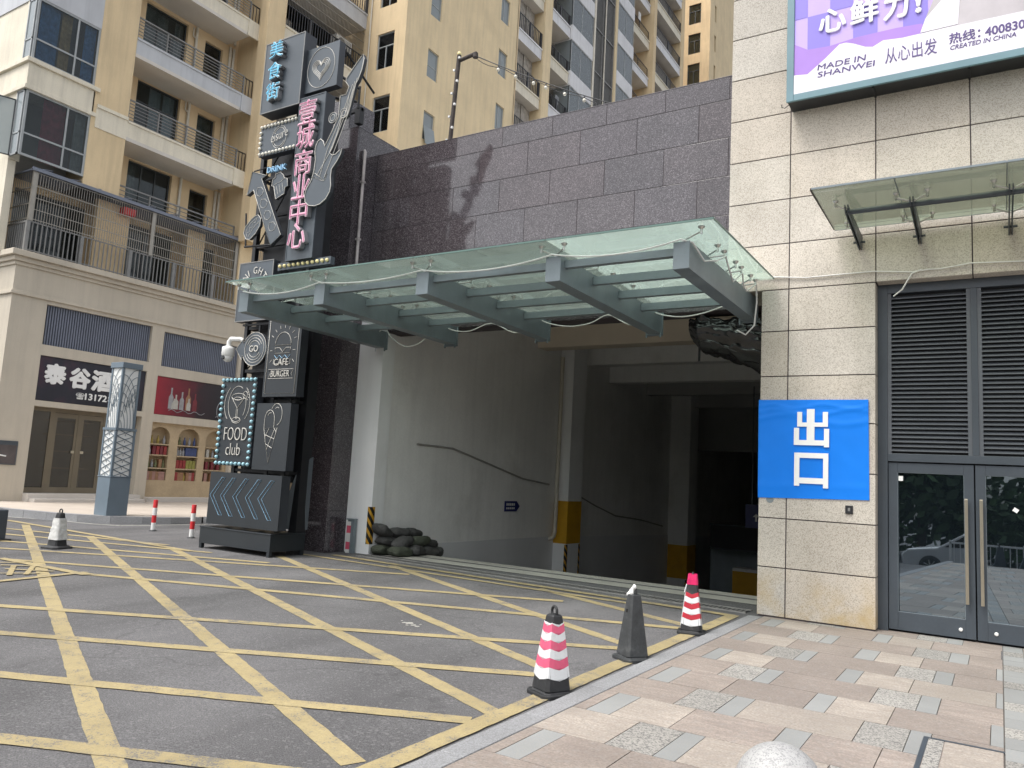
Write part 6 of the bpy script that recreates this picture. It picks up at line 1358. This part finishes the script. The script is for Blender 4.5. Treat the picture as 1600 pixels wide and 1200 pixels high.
# balconies past the column
for z in (13.25, 16.2, 19.16, 22.12):
    top = z; grey = z > 20
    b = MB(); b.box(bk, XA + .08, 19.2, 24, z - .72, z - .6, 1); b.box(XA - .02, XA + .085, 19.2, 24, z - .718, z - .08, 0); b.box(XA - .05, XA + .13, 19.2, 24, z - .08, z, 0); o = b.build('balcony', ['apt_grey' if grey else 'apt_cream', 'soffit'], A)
    vrail(o, XA + .06, 19.25, 23.95, z, z + .92, .14, 'rail_dark', .014, 3)
    b = MB(); k = 60
    for i in range(k): y = 19.25 + 4.7 * i / k; b.box(XA + .05, XA + .062, y - .006, y + .006, z + .92, z + 2.3)
    for q in (1.2, 1.6, 2.0): b.box(XA + .045, XA + .066, 19.25, 23.95, z + q - .01, z + q + .01)
    b.build('security_grille', 'cage', o)
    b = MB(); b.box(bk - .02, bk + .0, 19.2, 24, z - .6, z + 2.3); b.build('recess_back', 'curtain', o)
for z in (16.2, 19.16):
    t = thing('air_conditioner', 'white outdoor air conditioner unit caged on a balcony behind the heart sign' if z > 17 else 'white outdoor air conditioner unit low behind the sign tower', 'air conditioner', (XA - .25, 23, z + .6))
    b = MB(); b.box(XA - .45, XA - .10, 22.45, 23.4, z + .75, z + 1.3); b.build('case', 'white_plastic', t, bevel=.02); b = MB(); b.lathe([(.2, 0), (.21, .012), (.05, .014)], (XA - .10, 22.78, z + 1.02), 18, axis='X')
    for i in range(6): b.box(XA - .10, XA - .095, 23.05, 23.35, z + .85 + i * .07, z + .87 + i * .07)
    b.build('fan_grille', 'rail', t); b = MB(); b.box(XA - .46, XA - .08, 22.5, 23.34, z + .70, z + .75); b.build('bracket', 'rail_dark', t)
b = MB(); b.box(-45, bk - .26, 10.6, 24, ZT, ZT + .1); b.build('roof', 'concrete', A)

# ================================================================== APARTMENTS: long block behind the gate (B)
B_x = -21.55; ZB = 52
Bt = thing('apartment_block', 'tall tan apartment block with stacked balconies behind granite gate', 'building', (-21.55, 30, 0))
FLB = [16.5 + 2.95 * i for i in range(12)]               # window sills
b = MB(); h1 = [(-23.16, -22.18, z - .2, z + 1.48) for z in FLB[:9]]
facade(b, 'Y', 24.0, -24.6, B_x, 0, ZB, h1, .14); b.build('end_wall', 'apt_tan', Bt)
b = MB(); h2 = [(25.6, 26.38, z - .02, z + 1.32) for z in FLB] + [(31.2, 32.0, z - .1, z + 1.28) for z in FLB]
facade(b, 'X', B_x, 24.0, 32.85, 0, ZB, h2, .14); b.build('front_wall', 'apt_lit', Bt)
for z in FLB[:4]: win(Bt, 'Y', 24.06, -23.16, -22.18, z - .2, z + 1.48, 'win_frame', 'glass_window', (.5,), .64, .05)
for k, z in enumerate(FLB[:5]):
    win(Bt, 'X', B_x - .07, 25.6, 26.38, z - .02, z + 1.32, 'win_frame', 'glass_frost', (), .45, .045)
    win(Bt, 'X', B_x - .07, 31.2, 32.0, z - .1, z + 1.28, 'win_frame', 'glass_frost', (.4,), None, .045)
# the propped-open top-hung sash
z = FLB[0]; b = MB(); b.hexa([(B_x + .20, 25.62, z - .28), (B_x + .20, 26.36, z - .28), (B_x + .16, 26.36, z - .28), (B_x + .16, 25.62, z - .28)], [(B_x + .02, 25.62, z + .62), (B_x + .02, 26.36, z + .62), (B_x - .02, 26.36, z + .62), (B_x - .02, 25.62, z + .62)]); b.build('open_sash', 'glass_frost', Bt)
b = MB(); b.tube([(-23.62, 23.96, 3), (-23.62, 23.96, ZB)], .035, 6); b.build('rain_pipe', 'pipe_white', Bt)
# recess backs
b = MB(); b.box(-23.4, -23.3, 32.85, 57.6, 0, ZB); b.build('recessed_wall', 'apt_shade', Bt)
b = MB(); b.box(-23.3, B_x, 32.80, 32.95, 0, ZB); b.build('party_wall', 'apt_shade', Bt)
for y0, y1, x in ((35.5, 36.3, B_x + .10), (44.75, 45.05, B_x + .10), (51.45, 51.95, B_x + .05), (57.2, 57.9, B_x + .05)):
    b = MB(); b.box(-23.3, x, y0, y1, 0, ZB); b.build('column', 'apt_lit' if y0 < 50 else 'apt_tan', Bt)
for y, r in ((41.65, .09), (43.2, .05)): b = MB(); b.tube([(B_x + .1, y, 5), (B_x + .1, y, ZB)], r, 6); b.build('rain_pipe', 'pipe_white', Bt)
def bal(y0, y1, x, z, hb, cr, rl, rail='v', stain=False):
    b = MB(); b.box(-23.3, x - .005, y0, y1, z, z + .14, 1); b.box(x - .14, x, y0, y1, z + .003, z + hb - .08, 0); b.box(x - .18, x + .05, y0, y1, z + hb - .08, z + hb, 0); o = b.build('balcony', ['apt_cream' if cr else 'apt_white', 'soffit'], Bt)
    if rail == 'v': vrail(o, x - .06, y0 + .03, y1 - .03, z + hb, z + hb + rl, .16, 'rail_dark', .014, 2)
    elif rail == 'h': hrail(o, x - .06, y0 + .03, y1 - .03, z + hb, z + hb + rl, 6, 'rail_dark', 2)
    return o
ZF = [13.45 + 2.93 * i for i in range(12)]
rn = random.Random(9)
for i, z in enumerate(ZF):
    vis = z < 36
    if z < 30:
        o = bal(32.95, 35.45, B_x - .01, z, .64, i % 2 == 1, .95)
        b = MB(); n = 5
        for q in range(n): y0 = 33.0 + 2.42 * q / n; b.box(B_x - .62 + .05 * (q % 2), B_x - .58 + .05 * (q % 2), y0, y0 + 2.42 / n - .02, z + .65, z + 2.9)
        b.build('shade_screen', 'curtain', o)
    if z < 34:
        o = bal(36.35, 38.65, B_x - .02, z + .12, .70, i % 2 == 0, .72, 'v')
        b = MB(); b.box(-23.28, -23.22, 36.5, 37.3, z + .7, z + 2.6); b.build('balcony_door', 'win_dark', o)
        # glazed bay
        zb = z + 1.0
        b = MB(); x1 = B_x + .12; b.box(-23.3, x1, 38.68, 41.5, zb - .95, zb); bb = b.build('bay_band', 'apt_cream' if i in (3, 8) else 'apt_white', Bt)
        w_ = win(Bt, 'X', x1 - .03, 38.72, 41.46, zb, zb + 1.98, 'win_frame', 'glass_bay', (.45,), None, .05, ((.55, .8, 'curtain_pale'),), 'bay_window')
        b = MB(); b.box(-22.6, x1 - .10, 38.72, 38.73, zb, zb + 1.98); b.build('side_pane', 'glass_frost', w_); b = MB(); b.box(x1 - .12, x1 - .05, 38.70, 38.76, zb, zb + 1.98); b.box(-22.6, x1 - .05, 38.70, 38.75, zb, zb + .05); b.build('side_frame', 'win_dark', w_)
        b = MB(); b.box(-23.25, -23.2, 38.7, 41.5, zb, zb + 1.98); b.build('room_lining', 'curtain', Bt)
    if 16 < z < 40:
        zb = z + 1.3; x1 = B_x + .10
        b = MB(); b.box(-23.3, x1, 45.1, 47.75, zb - .95, zb); b.build('bay_band', 'apt_white', Bt)
        w_ = win(Bt, 'X', x1 - .03, 45.14, 47.7, zb, zb + 1.98, 'win_frame', 'glass_bay', (.5,), None, .05, ((.0, .3, 'curtain_pale'),), 'bay_window')
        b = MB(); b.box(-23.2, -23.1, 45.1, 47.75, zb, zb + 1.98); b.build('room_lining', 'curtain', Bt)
        o = bal(47.8, 51.4, B_x - .3, z + .2, .66, i % 2 == 1, .75, 'h')
        o = bal(52.0, 57.2, B_x + .0, z + .9, .70, i % 2 == 0, .95, 'v')
        b = MB()
        for q in range(8): y0 = 52.1 + 5.0 * q / 8; b.box(B_x - .75, B_x - .70, y0, y0 + .6, z + 1.6, z + 3.6)
        b.build('shade_screen', 'curtain', o)
lau = [mat('laundry_' + n_, c_, .9, .1, 8) for n_, c_ in (('white', (.62, .62, .6)), ('blue', (.10, .17, .33)), ('pink', (.5, .22, .22)), ('grey', (.25, .26, .27)))]
rl = random.Random(31)
for k in range(26):
    z = ZF[k % 9] + (2.1 if k % 2 else 2.25); y = rl.choice((36.6, 37.2, 37.8, 48.2, 49.4, 53.0, 54.5, 56.0)); hh = rl.uniform(.5, .95); ww = rl.uniform(.3, .5); x = B_x - .35
    b = MB(); n = 6; vs = [(x + .03 * math.sin(i * 1.7 + k), y + ww * i / n, z - (hh * (1 - .04 * (i % 3)) if j else 0)) for j in range(2) for i in range(n + 1)]
    b.add(vs, [(i, i + 1, n + 2 + i, n + 1 + i) for i in range(n)]); b.build('laundry', lau[k % 4], Bt)
# stair tower louvres
b = MB(); b.box(B_x - .25, B_x - .2, 41.8, 44.75, 0, ZB); o = b.build('stair_screen', 'rail_dark', Bt)
b = MB()
for i in range(330): z = 14 + i * .085; b.hexa([(B_x - .18, 41.85, z), (B_x - .06, 41.85, z), (B_x - .06, 44.7, z), (B_x - .18, 44.7, z)], [(B_x - .18, 41.85, z + .035), (B_x - .06, 41.85, z + .03), (B_x - .06, 44.7, z + .03), (B_x - .18, 44.7, z + .035)])
b.build('louvre_blades', 'rail', o)
b = MB()
for y in (41.82, 43.0, 43.35, 44.66): b.box(B_x - .10, B_x + .02, y, y + .07, 5, ZB)
for i in range(9): z = 16 + i * 2.95; b.box(B_x - .10, B_x + .01, 41.85, 44.7, z, z + .07)
b.build('louvre_frame', 'rail', o)
b = MB(); b.box(-45, -23.4, 24.2, 57.9, 0, ZB); b.build('core', 'apt_shade', Bt)

# ================================================================== APARTMENTS: end tower farthest off (C)
Ct = thing('apartment_tower', 'far tan apartment tower end with slit windows beside the stone building', 'building', (-21.7, 65, 0))
ZC = [26.6 + 2.93 * i for i in range(9)]; yC = 65.0
b = MB(); hc = [(-23.75, -22.6, z, z + 1.95) for z in ZC]; facade(b, 'Y', yC, -26, -21.72, 0, 62, hc, .2); b.build('end_wall', 'apt_tan', Ct)
b = MB(); hs_ = [(66.3, 66.8, z + .6, z + 2.2) for z in ZC]; facade(b, 'X', -21.72, yC, 84, 0, 62, hs_, .25); b.build('front_wall', 'apt_lit', Ct)
for z in ZC[:7]:
    win(Ct, 'Y', yC + .08, -23.75, -22.6, z, z + 1.95, 'win_dark', 'glass_window', (.5,), .66, .07)
    b = MB(); b.box(-21.96, -21.9, 66.3, 66.8, z + .6, z + 2.2); b.build('window', 'win_dark', Ct)
b = MB(); b.box(-45, -21.95, 65.2, 84, 0, 62); b.build('core', 'apt_shade', Ct)

# ================================================================== WHAT THE DOOR GLASS AND POLISHED STONE REFLECT (street behind the camera)
def tree(label, x, y, z, h, r, sd):
    t = thing('street_tree', label, 'tree', (x, y, z), 'trees along the street'); rn = random.Random(sd)
    b = MB(); b.tube([(x, y, z), (x + .1, y, z + h * .25), (x, y + .1, z + h * .55)], [.2, .15, .09], 8)
    for i in range(6):
        a = rn.random() * 6.28; b.tube([(x, y, z + h * (.3 + .04 * i)), (x + math.cos(a) * r * .6, y + math.sin(a) * r * .6, z + h * (.5 + .06 * i))], [.07, .02], 5)
    b.build('trunk', 'bark', t)
    b = MB(); cl_ = [(x + rn.gauss(0, .5) * r, y + rn.gauss(0, .5) * r, z + h * (.55 + rn.uniform(-.42, .38)), r * rn.uniform(.3, .5)) for _ in range(44)]
    for cx_, cy_, cz_, cr_ in cl_:
        for _ in range(70):
            d = Vector((rn.gauss(0, 1), rn.gauss(0, 1), rn.gauss(0, .8))).normalized() * cr_ * rn.uniform(.6, 1.1); p = Vector((cx_, cy_, cz_)) + d
            n_ = Vector((rn.gauss(0, 1), rn.gauss(0, 1), rn.gauss(0, 1))).normalized(); u = n_.orthogonal().normalized() * rn.uniform(.16, .34); v = n_.cross(u).normalized() * rn.uniform(.10, .2)
            b.add([p - u, p - v, p + u, p + v], [(0, 1, 2, 3)])
    b.build('crown', 'leaf', t, fix=False)
for i, (x, y, h, r, lab) in enumerate(((-8.5, -15, 8.5, 3.2, 'leafy tree reflected at the left of the left door pane'), (-5.6, -14, 8.8, 3.0, 'leafy tree reflected behind the silver car in the door glass'), (-3.2, -15.5, 7.2, 2.6, 'leafy tree reflected beside the door handles'), (-.6, -14.5, 4.4, 2.3, 'bushy tree reflected left in the right door pane'), (2.6, -14.5, 3.3, 2.2, 'low bushy tree reflected at the right edge of the right door pane'), (-13, -16, 8, 3.2, 'tree across the street left of the reflected car'))): tree(lab, x, y, -.62, h, r, 20 + i)
t = thing('parked_car', 'silver car reflected in the left door glass', 'car', (-2.4, -6.6, -.62)); cxp, cyp, z0 = -2.4, -6.6, -.62
sd_ = [(-2.15, .28), (-2.2, .62), (-2.0, .80), (-1.15, .92), (-.45, 1.38), (.75, 1.42), (1.5, 1.02), (2.1, .92), (2.2, .55), (2.15, .28)]
b = MB(); b.hexa([(cxp + x, cyp - .86, z0 + z) for x, z in sd_], [(cxp + x, cyp + .86, z0 + z) for x, z in sd_]); body = b.build('body', 'car_paint', t, bevel=.06)
b = MB()
for s_ in (-.865, .865): b.prism([(cxp - .95, cyp + s_, z0 + .95), (cxp - .42, cyp + s_, z0 + 1.31), (cxp + .72, cyp + s_, z0 + 1.34), (cxp + 1.25, cyp + s_, z0 + 1.0)], (0, .01 if s_ > 0 else -.01, 0))
b.build('side_glass', 'lens', t)
for sx in (-1.35, 1.35):
    for sy in (-.80, .80):
        b = MB(); b.lathe([(.2, -.11), (.32, -.11), (.33, 0), (.32, .11), (.2, .11)], (cxp + sx, cyp + sy, z0 + .33), 20, axis='Y'); w_ = b.build('wheel', 'rubber', t)
        b = MB(); yy = .115 if sy > 0 else -.115
        for k in range(7): a = k * 2 * math.pi / 7; b.tube([(cxp + sx, cyp + sy + yy, z0 + .33), (cxp + sx + .2 * math.cos(a), cyp + sy + yy, z0 + .33 + .2 * math.sin(a))], .02, 4)
        b.build('rim', 'steel', w_)
t = thing('street_fence', 'white metal street fence reflected in the door glass', 'fence', (.3, -4.8, -.62)); b = MB()
for i in range(40): x = -2.95 + i * .16; b.box(x - .011, x + .011, -4.81, -4.79, -.4, .50)
b.box(-3.05, 3.6, -4.83, -4.77, .50, .55); b.box(-3.05, 3.6, -4.82, -4.78, -.44, -.40); b.build('bars', 'white_plastic', t); b = MB()
for x in (-3.05, -.8, 1.4, 3.6): b.box(x - .03, x + .03, -4.83, -4.77, -.62, .60)
b.build('post', 'white_plastic', t)
t = thing('motor_scooter', 'dark motor scooter reflected at the right edge of the door glass', 'scooter', (1.1, -3.0, -.36)); sx_, sy_, sz_ = .50, -3.0, -.355
for dx in (0, 1.2):
    b = MB(); b.lathe([(.12, -.05), (.22, -.05), (.23, 0), (.22, .05), (.12, .05)], (sx_ + dx, sy_, sz_ + .23), 18, axis='Y'); b.build('wheel', 'rubber', t)
b = MB(); b.prism([(sx_ - .02, sy_ - .12, sz_ + .4), (sx_ + .25, sy_ - .12, sz_ + .3), (sx_ + .7, sy_ - .12, sz_ + .25), (sx_ + 1.3, sy_ - .12, sz_ + .35), (sx_ + 1.55, sy_ - .12, sz_ + .72), (sx_ + .75, sy_ - .12, sz_ + .72), (sx_ + .62, sy_ - .12, sz_ + .4), (sx_ + .35, sy_ - .12, sz_ + .4), (sx_ + .28, sy_ - .12, sz_ + .95), (sx_ + .15, sy_ - .12, sz_ + .95), (sx_ + .08, sy_ - .12, sz_ + .5)], (0, .24, 0)); b.build('body', 'dark_metal', t, bevel=.02)
b = MB(); b.tube([(sx_ + .18, sy_ - .3, sz_ + 1.02), (sx_ + .2, sy_, sz_ + .95), (sx_ + .18, sy_ + .3, sz_ + 1.02)], .02, 6); b.build('handlebar', 'black_metal', t)
